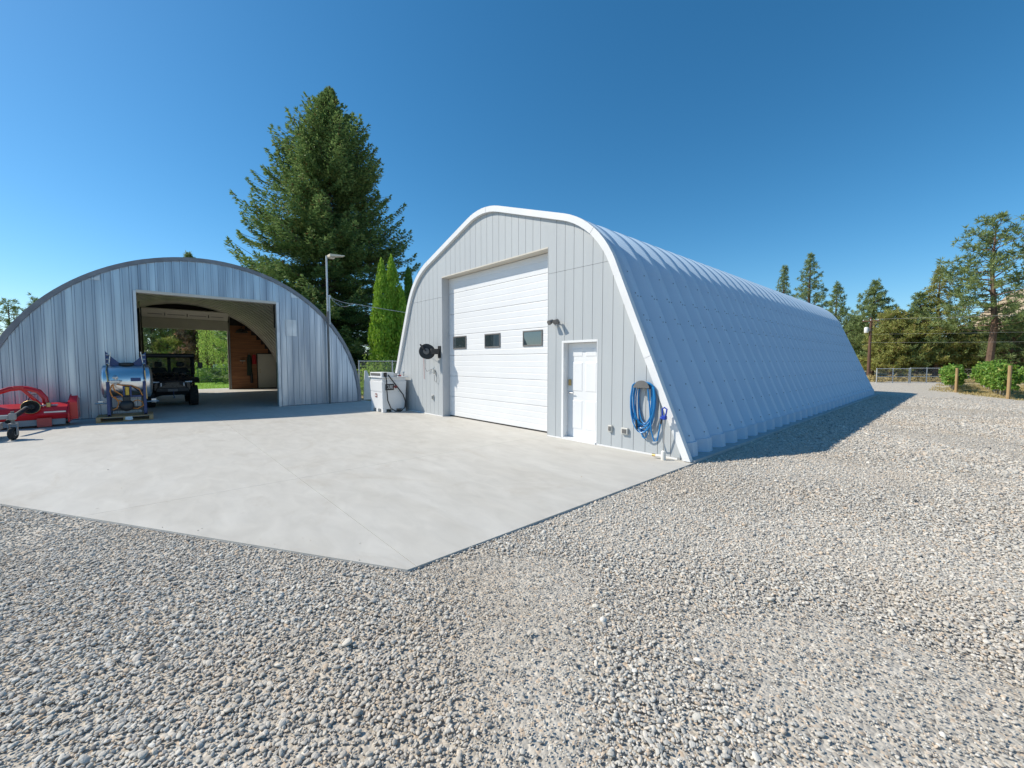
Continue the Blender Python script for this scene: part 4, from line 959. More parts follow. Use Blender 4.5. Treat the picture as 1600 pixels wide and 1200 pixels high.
MB().add([(MX+.30,MY-.78,.20),(MX+.30,MY+.78,.20),(MX+.34,MY+.78,.06),(MX+.34,MY-.78,.06)], [(0,1,2,3)]).build('front_flap', 'grey_cast', fm)
MB().bbox(MX+.345, MX+.37, MY+.30, MY+.55, .02, .24, .006).build('reflector_flap', 'red_faded', fm)
# three point headstock: curved arms meeting at the top
def hoop(sg): return [(MX+.10,MY+sg*.44,.50),(MX+.10,MY+sg*.43,.72),(MX+.09,MY+sg*.33,.90),(MX+.07,MY+sg*.14,.98),(MX+.05,MY+sg*.02,.99)]
for sg in (-1, 1): MB().tube(hoop(sg), .058, 8).build('headstock_arm', 'red_paint', fm, smooth=True)
MB().bbox(MX-.02, MX+.14, MY-.09, MY+.09, .94, 1.05, .02).build('top_link_bracket', 'red_paint', fm)
MB().tube([(MX+.06,MY+.06,.96),(MX+.02,MY+.20,.75),(MX-.05,MY+.34,.54)], .035, 8).build('brace', 'red_paint', fm, smooth=True)
MB().tube([(MX+.06,MY+.30,.84),(MX-.02,MY+.16,.82),(MX-.1,MY+.12,.62),(MX-.1,MY+.2,.52)], .012, 6).build('hydraulic_hose', 'hose_black', fm)
MB().lathe([(.06,-.02),(.10,.02),(.155,.16),(.16,.18),(.145,.18),(.06,.10)], (MX+.22, MY+.22, .52), (1,0,.08), 24).build('shaft_guard', 'black_plastic', fm, smooth=True)
MB().tube([(MX+.40,MY+.22+.16*math.cos(a),.534+.16*math.sin(a)) for a in [2*math.pi*k/24 for k in range(24)]], .008, 6, closed=True).build('guard_rim', 'brass', fm)
MB().lathe([(.035,.04),(.035,.30),(.05,.31),(.05,.36)], (MX+.22, MY+.20, .52), (1,-.1,.0), 12).build('shaft_joint', 'steel', fm, smooth=True)
MB().tube([(MX+.60,MY+.17,.51),(MX+1.15,MY+.10,.42),(MX+1.60,MY+.04,.32)], [.05,.05,.045], 10).build('drive_shaft', 'black_plastic', fm, smooth=True)
MB().bbox(MX+.22, MX+.30, MY-.60, MY+.60, .42, .46, .006).build('front_rail', 'red_paint', fm)
MB().bbox(MX+.30, MX+.33, MY+.42, MY+.80, .36, .40, .004).build('guide_rail', 'steel', fm)
MB().tube([(MX+.24,MY+.34,.55),(MX+.26,MY+.66,.55)], .018, 8).build('ram', 'steel', fm)
MB().bbox(MX+.20, MX+.30, MY+.46, MY+.54, .50, .62, .01).build('ram_clevis', 'brass', fm)
em = MB().box(MX+.331, MX+.334, MY-.42, MY-.16, .31, .37).build('maker_plate', 'paper', fm)

# ------------------------------------------------------------------ caster implement at the slab's edge
ci = thing('caster_implement', 'grey mower deck with a swivel caster wheel beside the red mower', 'implement', (-13.5, -2.5, 0))
CXX, CY = -13.42, -2.10
MB().lathe([(.055,-.035),(.12,-.04),(.135,-.02),(.135,.02),(.12,.04),(.055,.035)], (CXX, CY, .135), (.25,1,0), 22).build('caster_tyre', 'tyre', ci, smooth=True)
MB().lathe([(.055,-.037),(.05,-.03),(.05,.03),(.055,.037)], (CXX, CY, .135), (.25,1,0), 16).build('caster_hub', 'grey_cast', ci)
for sg in (-1, 1):
    MB().prism([(CXX-.05,.10),(CXX+.05,.10),(CXX+.06,.20),(CXX-.01,.33),(CXX-.10,.33),(CXX-.09,.20)], CY+sg*.06-.006, CY+sg*.06+.006, 'XZ').build('caster_fork', 'grey_cast', ci)
MB().bbox(CXX-.11, CXX+.0, CY-.07, CY+.07, .32, .345, .006).build('fork_crown', 'grey_cast', ci)
MB().tube([(CXX-.05,CY,.34),(CXX-.05,CY,.60)], .028, 10).build('swivel_pin', 'frame_grey', ci)
MB().bbox(CXX-.10, CXX+.02, CY-.05, CY+.05, .42, .56, .01).build('swivel_housing', 'grey_cast', ci)
MB().bbox(CXX-.08, CXX+.0, CY-.60, CY-.05, .44, .52, .01).build('caster_arm', 'grey_cast', ci)
MB().prism([(CXX-.9,.16),(CXX+.05,.16),(CXX+.10,.22),(CXX+.0,.30),(CXX-.9,.30)], CY-1.5, CY-.28, 'XZ').build('mower_deck', 'grey_cast', ci)
MB().bbox(CXX-.55, CXX-.25, CY-1.0, CY-.62, .30, .46, .03).build('gearbox', 'black_metal', ci)
MB().tube([(CXX-.05,CY-.5,.50),(CXX-.2,CY-.7,.62),(CXX-.3,CY-.9,.60)], .03, 8).build('top_link', 'black_metal', ci)
for yy in (CY-1.35,): MB().lathe([(.05,-.05),(.14,-.05),(.14,.05),(.05,.05)], (CXX-.75, yy-.2, .14), (0,1,0), 18).build('gauge_wheel', 'tyre', ci, smooth=True)

# ------------------------------------------------------------------ lamp post, fence, debris
lp = thing('lamp_post', 'tall steel lamp post with flat tan shade against the hut corner', 'lamp post', (-16.72, 5.40, 0))
MB().tube([(-16.72,5.40,-.05),(-16.72,5.40,3.6)], .042, 12).build('lower_pole', 'frame_grey', lp, smooth=True)
MB().tube([(-16.72,5.40,3.6),(-16.72,5.40,5.72)], .032, 12).build('upper_pole', 'post_steel', lp, smooth=True)
vs = [(-16.80,5.44,5.76),(-16.42,5.44,5.76),(-16.50,6.02,5.80),(-16.70,6.02,5.80),(-16.80,5.44,5.66),(-16.42,5.44,5.66),(-16.50,6.02,5.77),(-16.70,6.02,5.77)]
MB().add(vs, [(0,1,2,3),(4,7,6,5),(0,4,5,1),(1,5,6,2),(2,6,7,3),(3,7,4,0)]).build('lamp_shade', 'lamp_shade', lp)
MB().bbox(-16.70, -16.55, 5.46, 5.66, 5.62, 5.67, .01).build('lamp_lens', 'lamp_shade', lp)
MB().tube([(-16.72,5.47,3.1),(-16.72,5.47,4.15)], .028, 8).build('conduit', 'post_steel', lp)
MB().lathe([(.05,0),(.055,.05),(.03,.09)], (-16.72,5.47,4.14), (0,.3,1), 10).build('weatherhead', 'post_steel', lp, smooth=True)
MB().bbox(-16.67, -16.64, 5.385, 5.415, 1.4, 2.4, .004).build('cable_cover', 'weathered_wood', lp)
tag(MB().tube(sag((-16.70,5.50,4.15), (-16.5,6.4,3.95), .06, 8) + sag((-16.5,6.4,3.95), (-19.5,26,4.4), .4, 14)[1:], .012, 5).build('service_cable', 'wire_pale'), 'pale service cable running from the lamp post behind the workshop', 'cable')
tag(MB().tube(sag((-16.70,5.52,4.12), (-16.5,6.3,3.97), .22, 10), .008, 5).build('drip_loop', 'wire_pale'), 'short looped drip wire below the lamp post weatherhead', 'cable')

def chain_link(name, label, p0, p1, h, nposts, mesh=.10, group=None, postmat='post_steel', posts=True, midrail=False, wire=.004, brace=False):
    p0 = Vector(p0); p1 = Vector(p1); L_ = (p1-p0).length; d = (p1-p0).normalized()
    t = thing(name, label, 'fence' if 'fence' in name else 'gate', p0, group)
    for k in range(nposts):
        p = p0 + d*(L_*k/(nposts-1)); MB().tube([(p.x,p.y,p.z-.06),(p.x,p.y,p.z+h+.05)], .03, 8).build('post', postmat, t)
    up = Vector((0,0,h)); MB().tube([p0+up, p1+up], .021, 8).build('top_rail', postmat, t)
    MB().tube([p0+Vector((0,0,.06)), p1+Vector((0,0,.06))], .012, 6).build('bottom_rail', postmat, t)
    if midrail: MB().tube([p0+Vector((0,0,h*.45)), p1+Vector((0,0,h*.45))], .025, 6).build('middle_rail', postmat, t)
    if brace: MB().tube([p0+Vector((0,0,.1)), p1+Vector((0,0,h))], .018, 6).build('brace', postmat, t)
    m_ = MB(); nn = d.cross(Vector((0,0,1)))
    def seg(a, b):
        u_ = (b-a).normalized(); s_ = u_.cross(nn)*wire*.5; o_ = nn*wire*.5
        m_.add([a+s_, a+o_, a-s_, b+s_, b+o_, b-s_], [(0,1,4,3),(1,2,5,4),(2,0,3,5)])
    s_ = -h
    while s_ < L_:
        for di in (1, -1):
            a0, a1 = max(0, s_), min(L_, s_+h)
            if a1 > a0:
                z0_, z1_ = a0-s_, a1-s_
                if di < 0: z0_, z1_ = h-z0_, h-z1_
                seg(p0+d*a0+Vector((0,0,.06+z0_*.94)), p0+d*a1+Vector((0,0,.06+z1_*.94)))
        s_ += mesh
    m_.build('wire_mesh', 'wire_pale', t, kind='stuff')
    return t
chain_link('chain_link_fence', 'galvanised chain link fence between the hut and the cedars', (-19.2,7.55,-.05), (-19.2,12.6,-.05), 1.72, 4, .075)
rk = random.Random(3)
for k in range(9):
    c = Vector((-16.3+rk.uniform(-.55,.5), 7.25+rk.uniform(-.25,.35), .0)); r = rk.uniform(.06,.15)
    bm = bmesh.new(); bmesh.ops.create_icosphere(bm, subdivisions=2, radius=r)
    for v_ in bm.verts: v_.co = v_.co*rk.uniform(.8,1.15); v_.co.z *= .6
    o = MB().bm(bm); o.v = [(x+c.x, y+c.y, z+c.z+r*.3-.05) for x, y, z in o.v]
    tag(o.build('rock', 'weathered_wood'), 'brown rock in the rubble heap at the hut corner', 'rock', 'rubble at the hut corner')
tag(MB().bbox(-15.9,-15.82,6.9,8.2,-.05,.05,.01).build('timber_offcut', 'weathered_wood'), 'grey timber offcut lying by the rubble heap', 'timber')
lb = MB().prism([(7.25,-.05),(7.9,-.05),(7.42,1.25),(7.32,1.25)], -18.0, -17.95, 'YZ').build('leaning_board', 'white_paint'); tag(lb, 'pale tapered board leaning behind the fuel tank', 'board')

# ------------------------------------------------------------------ foliage
def leaf_mesh(name, C0, D, W, N_, mt, parent, jag=0.):
    """many small leaf faces: centres C0, long half axes D, half widths W along N_"""
    C0 = np.asarray(C0); n = len(C0); D = np.asarray(D); N_ = np.asarray(N_); W = np.asarray(W)
    S = np.cross(D, N_); S /= np.linalg.norm(S, axis=1, keepdims=True)+1e-9; S *= W[:, None]
    V = np.empty((n, 4, 3)); V[:, 0] = C0-D; V[:, 1] = C0+S; V[:, 2] = C0+D; V[:, 3] = C0-S
    off = origin(parent); V -= np.array(off[:])
    me = bpy.data.meshes.new(name); me.vertices.add(4*n); me.vertices.foreach_set('co', V.astype('f4').ravel())
    me.loops.add(4*n); me.loops.foreach_set('vertex_index', np.arange(4*n, dtype='i4'))
    me.polygons.add(n); me.polygons.foreach_set('loop_start', np.arange(0, 4*n, 4, dtype='i4'))
    me.materials.append(MATS[mt]); me.update(calc_edges=True)
    return link(name, me, parent)
def unit(rs, n):
    v_ = rs.randn(n, 3); return v_/np.linalg.norm(v_, axis=1, keepdims=True)
def spruce(label, base, H, halfw, seed, mt='spruce_leaf', z0=1.5, leaf=(.15, .050), step=.23, nbr=950):
    rs = np.random.RandomState(seed); t = thing('spruce_tree', label, 'tree', base)
    b = np.array(base); MB().tube([(b[0],b[1],b[2]-.1),(b[0],b[1]+.3,H*.4),(b[0]+.1,b[1]+.65,H*.75),(b[0]+.1,b[1]+.9,H*.985)], [.42,.30,.14,.02], 10).build('trunk', 'bark', t, smooth=True)
    Cs, Ds, Ws = [], [], []; limbs = MB()
    for k in range(nbr):
        f = rs.rand()**.95; z = z0 + (H-z0)*f; a = rs.uniform(0, 2*math.pi)
        env = halfw*min(1, ((1-f)/.80))**.60*min(1, (1-f)/.22)**.55*(1+.10*math.sin(3*a+z*.5)) + .10
        L_ = env*(rs.uniform(.60, .98) if rs.rand() < .93 else rs.uniform(.98, 1.12))
        rise = .34*f - .20 + rs.randn()*.10
        out = np.array([math.cos(a), math.sin(a), 0]); side = np.array([-math.sin(a), math.cos(a), 0])
        m_ = max(4, int(L_/step)); tt = np.linspace(.15, 1, m_)
        P = b + np.array([0, .9*f, 0]) + out*(tt*L_)[:, None] + np.array([0,0,1])*(z + L_*(rise*tt - .34*tt**2*(1-f) + .34*tt**4))[:, None]
        if k % 3 == 0: limbs.tube([tuple(b+np.array([0,.9*f,z])), tuple(P[m_//2]), tuple(P[-1])], [.05*(1-f)+.015, .025, .008], 4)
        for i in range(m_):
            tw = .85*(1-tt[i])**.5*min(1, L_/3) + .26; q = 18 if f < .7 else 12
            sg = rs.choice([-1, 1], q); l2 = tw*rs.uniform(.1, 1.0, q)
            p = P[i] + side*(sg*l2*.85)[:, None] + out*(l2*.5)[:, None] + rs.randn(q, 3)*.05; p[:, 2] += -.10*l2 - np.abs(rs.randn(q))*.09
            dd = side*(sg*.7)[:, None] + out*.8 + rs.randn(q, 3)*.28; dd[:, 2] += rs.uniform(-.25, .4, q)
            dd *= (leaf[0]*rs.uniform(.6, 1.3, q)/np.linalg.norm(dd, axis=1))[:, None]
            Cs.append(p); Ds.append(dd); Ws.append(leaf[1]*rs.uniform(.7, 1.3, q))
        dd = out*.7+np.array([0,0,.6])+rs.randn(5, 3)*.3; dd *= (leaf[0]*1.15/np.linalg.norm(dd, axis=1))[:, None]; Cs.append(P[-1]+dd*.8); Ds.append(dd); Ws.append(np.full(5, leaf[1]))
    Cs = np.concatenate(Cs); Ds = np.concatenate(Ds); Ws = np.concatenate(Ws)
    n = len(Cs); nrm = unit(rs, n)*.6+np.array([0,0,.8])
    leaf_mesh('crown', Cs, Ds, Ws, nrm, mt, t); limbs.build('limbs', 'bark', t, kind='stuff')
    print('spruce', n)
spruce('tall dark green spruce towering behind the galvanised hut', (-36, 11.3, -.1), 24.0, 7.8, 5)

def column_cedar(name, label, base, H, r, seed, mt, group, n=19000):
    rs = np.random.RandomState(seed); t = thing(name, label, 'tree', base, group); b = np.array(base)
    MB().tube([(b[0],b[1],b[2]-.1),(b[0],b[1],H*.6),(b[0],b[1],H*.95)], [.14,.07,.015], 8).build('trunk', 'bark', t)
    # upright plumes packed round the stem, with gaps between
    K = 210; kf = 1-(1-rs.rand(K))**.62; ka = rs.uniform(0, 2*math.pi, K); kr = rs.uniform(.70, 1.08, K); kh = rs.uniform(.28, .62, K)
    pk = rs.randint(0, K, n); core = rs.rand(n) < .30
    f = np.clip(kf[pk] + rs.randn(n)*kh[pk]*.5/H, 0, .995); env = r*np.minimum(1, ((1-f)/.60))**.72*(.60+.40*np.minimum(1, f/.10))
    a = ka[pk] + rs.randn(n)*.16*r/np.maximum(env, .2)*.9; rr = env*kr[pk]*(1-.16*np.abs(rs.randn(n)))
    a = np.where(core, rs.uniform(0, 6.28, n), a); rr = np.where(core, env*rs.uniform(.35, .75, n), rr); z = H*f
    P = b + np.stack([rr*np.cos(a), rr*np.sin(a), z], 1) + rs.randn(n, 3)*.025
    out = np.stack([np.cos(a), np.sin(a), np.zeros(n)], 1)
    D = np.array([0,0,1.]) + out*.35 + rs.randn(n, 3)*.38; D *= (rs.uniform(.06, .16, n)/np.linalg.norm(D, axis=1))[:, None]
    leaf_mesh('crown', P, D, rs.uniform(.022, .05, n), out + rs.randn(n, 3)*.6, mt, t)
cg_ = 'columnar cedars behind the fence'
column_cedar('cedar_tree', 'bright green columnar cedar nearest the hut', (-26, 11.85, -.1), 8.5, .95, 1, 'cedar_leaf', cg_)
column_cedar('cedar_tree', 'tallest bright green columnar cedar in the cedar row', (-26.4, 12.75, -.1), 9.0, 1.0, 2, 'cedar_leaf', cg_)
column_cedar('cedar_tree', 'shorter bright green columnar cedar tight against the tallest one', (-25.8, 13.05, -.1), 7.1, .85, 3, 'cedar_leaf', cg_)
column_cedar('cedar_tree', 'darker green columnar cedar standing apart beside the workshop eave', (-28.5, 15.1, -.1), 9.1, .80, 4, 'cedar_dark', cg_)
column_cedar('cedar_tree', 'dark green cedar whose tip just shows over the workshop eave', (-29.5, 16.6, -.1), 8.9, .8, 6, 'cedar_dark', cg_)

def pine(label, base, H, halfw, seed, mt='pine_leaf', z0=.25, dens=1., tuft=.30, shape=.6, group='pines beyond the yard', bark='pine_bark', name='pine_tree'):
    """open crown: limbs in whorls, needle tufts clustered towards their ends"""
    rs = np.random.RandomState(seed); t = thing(name, label, 'tree', base, group); b = np.array(base)
    lean = rs.randn(2)*.15
    MB().tube([(b[0],b[1],b[2]-.1),(b[0]+lean[0],b[1]+lean[1],H*.35),(b[0]-lean[0]*.5,b[1],H*.7),(b[0],b[1],H*.97)], [H*.020,H*.016,H*.009,.02], 9).build('trunk', bark, t, smooth=True)
    limbs = MB(); Cs, Ds, Ws = [], [], []
    nbr = int(75*dens*(H/12)**.5)
    for k in range(nbr):
        f = z0 + (1-z0)*(k+rs.rand())/nbr; z = H*f; a = k*2.4 + rs.randn()*.4; g = (f-z0)/(1-z0)
        env = halfw*(min(1, ((1-g)/.75))**shape)*(.72+.28*min(1, g/.15)); L_ = env*rs.uniform(.55, 1.12)+.15
        rise = .15+.55*g+rs.randn()*.12
        out = np.array([math.cos(a), math.sin(a), 0]); side = np.array([-math.sin(a), math.cos(a), 0])
        p0 = b+np.array([0,0,z]); p1 = p0+out*L_*.55+np.array([0,0,L_*rise*.3]); p2 = p0+out*L_+np.array([0,0,L_*rise*.8])
        limbs.tube([tuple(p0), tuple(p1), tuple(p2)], [.03+.004*L_*2, .025, .01], 4)
        for q in range(max(3, int(L_*3.6*dens))):
            u_ = rs.uniform(.30, 1.05); c = (p0*(1-u_)**2+p1*2*u_*(1-u_)+p2*u_*u_) if u_ < 1 else p2
            c = c + side*rs.randn()*.22*L_*.6 + np.array([0,0,abs(rs.randn())*.16]) + rs.randn(3)*.10
            m_ = 17; dd = unit(rs, m_)*.8+np.array([0,0,.35])+out*.35; dd *= (tuft*rs.uniform(.35, .7, m_)/np.linalg.norm(dd, axis=1))[:, None]
            Cs.append(c+dd); Ds.append(dd); Ws.append(rs.uniform(.018, .036, m_)*tuft/.30)
    Cs = np.concatenate(Cs); Ds = np.concatenate(Ds); Ws = np.concatenate(Ws)
    leaf_mesh('crown', Cs, Ds, Ws, unit(rs, len(Cs)), mt, t); limbs.build('limbs', bark, t, kind='stuff')
pine('tallest open crowned ponderosa pine behind the vine rows', (1.3, 62, -.1), 15.4, 4.7, 11, 'pine_leaf', .30, .95, .42, .55)
pine('young bare trunked pine leaning beside the tallest pine', (2.9, 64.5, -.1), 6.0, 3.0, 31, 'pine_leaf', .10, 1.2, .36)
pine('olive green pine with thin grey top behind the gate', (-2.46, 66, -.1), 11.9, 3.6, 12, 'pine_leaf_olive', .10, 1.5, .32, 1.05)
pine('smaller green pine tucked left of the olive pine', (-3.9, 65, -.1), 9.2, 2.7, 13, 'pine_leaf', .10, 1.7, .32, 1.0)
pine('broad dense green pine right behind the utility pole', (-8.1, 68, -.1), 11.5, 4.2, 14, 'pine_leaf', .06, 1.7, .34, .95)
pine('low olive pine filling the gap behind the gate', (-5.9, 64, -.1), 7.2, 3.0, 15, 'pine_leaf_olive', .06, 2.0, .36)
pine('dark pine just above the far end of the workshop roof', (-12.25, 70, -.1), 11.9, 2.6, 16, 'pine_leaf', .2, 1.2, .34, .9)
pine('tall slim pine rising above the workshop roof', (-16.65, 76, -.1), 17.9, 3.4, 17, 'pine_leaf', .2, 1.25, .36, 1.0)
pine('narrow pine furthest along the workshop roof', (-21.1, 80, -.1), 17.4, 2.4, 18, 'pine_leaf', .2, 1.25, .36, 1.0)
pine('bushy low pine between the gate and the vines', (-.4, 70, -.1), 5.4, 3.6, 19, 'pine_leaf_olive', .05, 2.0, .38)
pine('green bushy pine behind the end vine row', (4.4, 70, -.1), 6.0, 3.6, 20, 'pine_leaf', .05, 2.0, .38)
pine('low green pine behind the chain link gate', (-4.9, 73, -.1), 5.4, 3.2, 21, 'pine_leaf', .05, 1.9, .38)
pine('dense pine standing behind the utility pole cross arm', (-10.5, 75, -.1), 7.4, 3.2, 22, 'pine_leaf', .05, 1.9, .38)
pine('olive pine at the back of the vineyard', (8.5, 74, -.1), 6.5, 3.8, 23, 'pine_leaf_olive', .05, 1.8, .38)
pine('green pine furthest into the vineyard side', (13, 72, -.1), 8.5, 3.5, 24, 'pine_leaf', .08, 1.6, .38)
# a wood behind that reads as one mass
def wood(name, label, spots, mt, seed, h, w_, n):
    rs = np.random.RandomState(seed); Cs = []
    for (x, y, zt) in spots:
        f = rs.rand(n); a = rs.uniform(0, 6.28, n); rr = w_*np.minimum(1, (1-f)/.7)**.7*np.sqrt(rs.rand(n))*(1+.25*np.sin(4*a+x))
        Cs.append(np.stack([x+rr*np.cos(a), y+rr*np.sin(a), zt*f], 1))
    Cs = np.concatenate(Cs); N_ = len(Cs); o = bpy.data.objects.new('tmp', None)
    ob = leaf_mesh(name, Cs, unit(rs, N_)*rs.uniform(.15, .4, N_)[:, None], rs.uniform(.08, .2, N_), unit(rs, N_), mt, o); ob.parent = None; bpy.data.objects.remove(o)
    ob['kind'] = 'stuff'; tag(ob, label, 'wood')
rw = random.Random(9)
wood('far_wood', 'distant pine wood behind the gate and vines', [(-26+2.6*k+rw.uniform(-1,1), 88+rw.uniform(-5,8), rw.uniform(4,6.5)) for k in range(24)], 'pine_leaf_far', 41, 9, 2.4, 1500)
wood('rear_wood', 'distant pine wood seen through the hut doorway', [(-74+rw.uniform(-4,4), -22+2.4*k, rw.uniform(4.5,8)) for k in range(22)], 'pine_leaf_far', 42, 9, 2.2, 1500)
# seen past the hut
pg = 'pines beyond the hut'
pine('thin pine beyond the left shoulder of the hut', (-55, -8.4, -.1), 6.7, .95, 51, 'pine_leaf', .3, .75, .26, .5, pg)
pine('pine whose tip just clears the hut roof', (-55, -6.9, -.1), 7.2, .7, 52, 'pine_leaf', .2, .7, .26, .7, pg)
pine('conifer showing above the crown of the hut roof', (-72, 5.2, -.1), 16.3, 1.6, 53, 'pine_leaf', .5, 1.6, .32, .7, pg)
pine('dark trunked pine left in the rear doorway view', (-58, 1.0, -.1), 12, 3.0, 54, 'pine_leaf_far', .15, 1.6, .36, .6, pg)
pine('pale green pine mid way in the rear doorway view', (-56, 3.3, -.1), 8.4, 2.4, 55, 'pine_leaf_olive', .05, 1.8, .36, .6, pg)
pine('reddish brown tree left of the weeping willow', (-54, 4.6, -.1), 6.6, 2.2, 56, 'red_leaf', .1, 2.0, .34, .5, pg, 'bark', 'red_leaved_tree')
def willow(label, base, H, r, seed):
    rs = np.random.RandomState(seed); t = thing('willow_tree', label, 'tree', base); b = np.array(base)
    MB().tube([(b[0],b[1],-.15),(b[0],b[1],H*.35),(b[0]+.2,b[1]+.1,H*.7)], [.35,.28,.12], 10).build('trunk', 'bark', t, smooth=True)
    Cs, Ds, Ws = [], [], []
    for k in range(420):
        a = rs.uniform(0, 6.28); f = rs.rand()**.5; top = np.array([b[0]+r*f*math.cos(a), b[1]+r*f*math.sin(a), H*(1-.42*f*f)+rs.randn()*.2])
        L_ = rs.uniform(.55, 1.0)*(top[2]-1.0); m_ = int(L_/.085); tt = np.linspace(0, 1, m_); sway = rs.randn(2)*.15
        P = top + np.stack([sway[0]*tt, sway[1]*tt, -L_*tt], 1) + rs.randn(m_, 3)*.05
        dd = np.array([0,0,-1.])+rs.randn(m_, 3)*.35; dd *= (rs.uniform(.05, .11, m_)/np.linalg.norm(dd, axis=1))[:, None]
        Cs.append(P); Ds.append(dd); Ws.append(rs.uniform(.014, .03, m_))
    Cs = np.concatenate(Cs); leaf_mesh('crown', Cs, np.concatenate(Ds), np.concatenate(Ws), unit(rs, len(Cs)), 'willow_leaf', t)
willow('weeping willow with long hanging strands behind the hut', (-47.5, 6.4, -.1), 8.4, 2.7, 61)
def shrub(label, base, h, r, seed, mt, n=2600, group=None, name='shrub', leaf=(.04, .09)):
    rs = np.random.RandomState(seed); t = thing(name, label, 'shrub', base, group); b = np.array(base)
    MB().tube([(b[0],b[1],b[2]-.05),(b[0]+.03,b[1],b[2]+h*.6)], [.04,.015], 6).build('stem', 'bark', t)
    d = unit(rs, n); d[:, 2] = np.abs(d[:, 2]); lump = 1+.22*np.sin(5*d[:, 0]*3+seed)+.18*np.sin(7*d[:, 1]*2)+.15*np.sin(9*d[:, 2])
    P = b+d*np.array([r, r, h])*(lump*(1-.5*rs.rand(n)**2))[:, None]
    D = unit(rs, n)*rs.uniform(leaf[0], leaf[1], n)[:, None]
    leaf_mesh('foliage', P, D, rs.uniform(.02, .05, n), d+rs.randn(n, 3)*.5, mt, t)
gs = 'shrubs behind the rear lawn'
shrub('lime green shrub behind the rear lawn fence', (-41.2, 3.45, -.02), 1.25, .75, 71, 'shrub_leaf', group=gs)
shrub('grey green shrub beside the lime one', (-41.6, 4.35, -.02), .95, .6, 72, 'cedar_dark', group=gs)
shrub('tall shrub at the foot of the willow', (-43.0, 5.2, -.02), 1.4, .9, 73, 'shrub_leaf', group=gs)
shrub('yellow green shrub behind the chain link fence', (-21.5, 9.2, -.1), 1.5, .9, 74, 'shrub_leaf', group='shrubs behind the chain link fence')
shrub('dark green shrub under the cedars', (-23.0, 10.9, -.1), 1.5, 1.0, 75, 'cedar_dark', group='shrubs behind the chain link fence')
chain_link('rear_lawn_gate', 'green framed wire gate across the rear lawn', (-39.6,3.1,-.02), (-39.6,4.85,-.02), 1.12, 2, .12, postmat='green_paint', brace=True)
for k in range(8):
    y = 4.55+.17*k
    tag(MB().prism([(y,-.03),(y+.14,-.03),(y+.14,1.35),(y+.07,1.45),(y,1.35)], -44.4, -44.37, 'YZ').build('fence_picket', 'white_paint'), 'pale upright picket board behind the rear lawn shrubs', 'picket', 'pale pickets behind the lawn')

# ------------------------------------------------------------------ gate, pole, vines
gg = 'pair of gate leaves across the drive'
chain_link('wire_gate', 'galvanised wire gate leaf nearer the utility pole', (-4.75,42.6,-.04), (-3.05,44.4,-.04), 1.14, 3, .11, gg, midrail=True, wire=.005)
chain_link('wire_gate', 'galvanised wire gate leaf nearer the vine rows', (-2.98,44.5,-.04), (-1.28,46.2,-.04), 1.18, 3, .11, gg, midrail=True, wire=.005)
chain_link('field_fence', 'low wire fence leading from the gate behind the vines', (-1.1,46.6,-.04), (9,52,-.04), 1.1, 6, .22, None, 'weathered_wood')
for (x, y, s_) in ((-5.4,45.5,11),(-4.2,47.5,12),(-3.0,48.6,13),(-2.2,49.5,14),(-.6,48.5,15),(.8,50,16),(2.6,51,17),(-5.9,47.5,18)):
    shrub('clump of dry straw coloured weeds along the far fence', (x, y, -.16), .55, .9, s_, 'dry_leaf', 700, 'dry weeds along the far fence', 'dry_weeds', (.06, .14))
up = thing('utility_pole', 'brown wooden utility pole with white transformer beyond the workshop', 'utility pole', (-7.2, 58.5, -.1))
QX, QY = -7.2, 58.5
MB().tube([(QX,QY,-.2),(QX,QY,3.4),(QX,QY,6.4)], [.16,.135,.10], 10).build('pole', 'pole_wood', up, smooth=True)
MB().bbox(QX-.7, QX+.7, QY-.16, QY-.09, 5.95, 6.07, .01).build('cross_arm', 'pole_wood', up)
MB().lathe([(.17,0),(.19,.04),(.19,.55),(.15,.60),(.05,.63)], (QX-.32,QY-.18,4.75), (0,0,1), 16).build('transformer', 'white_paint', up, smooth=True)
MB().bbox(QX-.22,QX+.02,QY-.2,QY-.08,4.9,5.25,.01).build('transformer_bracket', 'frame_grey', up)
for k in range(3): MB().lathe([(.04,0),(.05,.05),(.025,.11)], (QX-.6+.6*k,QY-.125,6.07), (0,0,1), 8).build('insulator', 'paper', up)
for k, (a, b, sg_) in enumerate((((QX-.6,QY-.12,6.2),(55,66,6.9),.7),((QX+.6,QY-.12,6.2),(55,64.5,6.8),.8),((QX,QY-.15,4.6),(55,62,5.2),.7),((QX,QY-.15,3.7),(55,61,4.1),.6))):
    tag(MB().tube(sag(a, b, sg_, 30), .007, 4).build('power_line', 'wire_pale'), ['upper far power line on the utility pole', 'upper near power line on the utility pole', 'middle power line below the transformer', 'lowest power line on the utility pole'][k], 'power line')
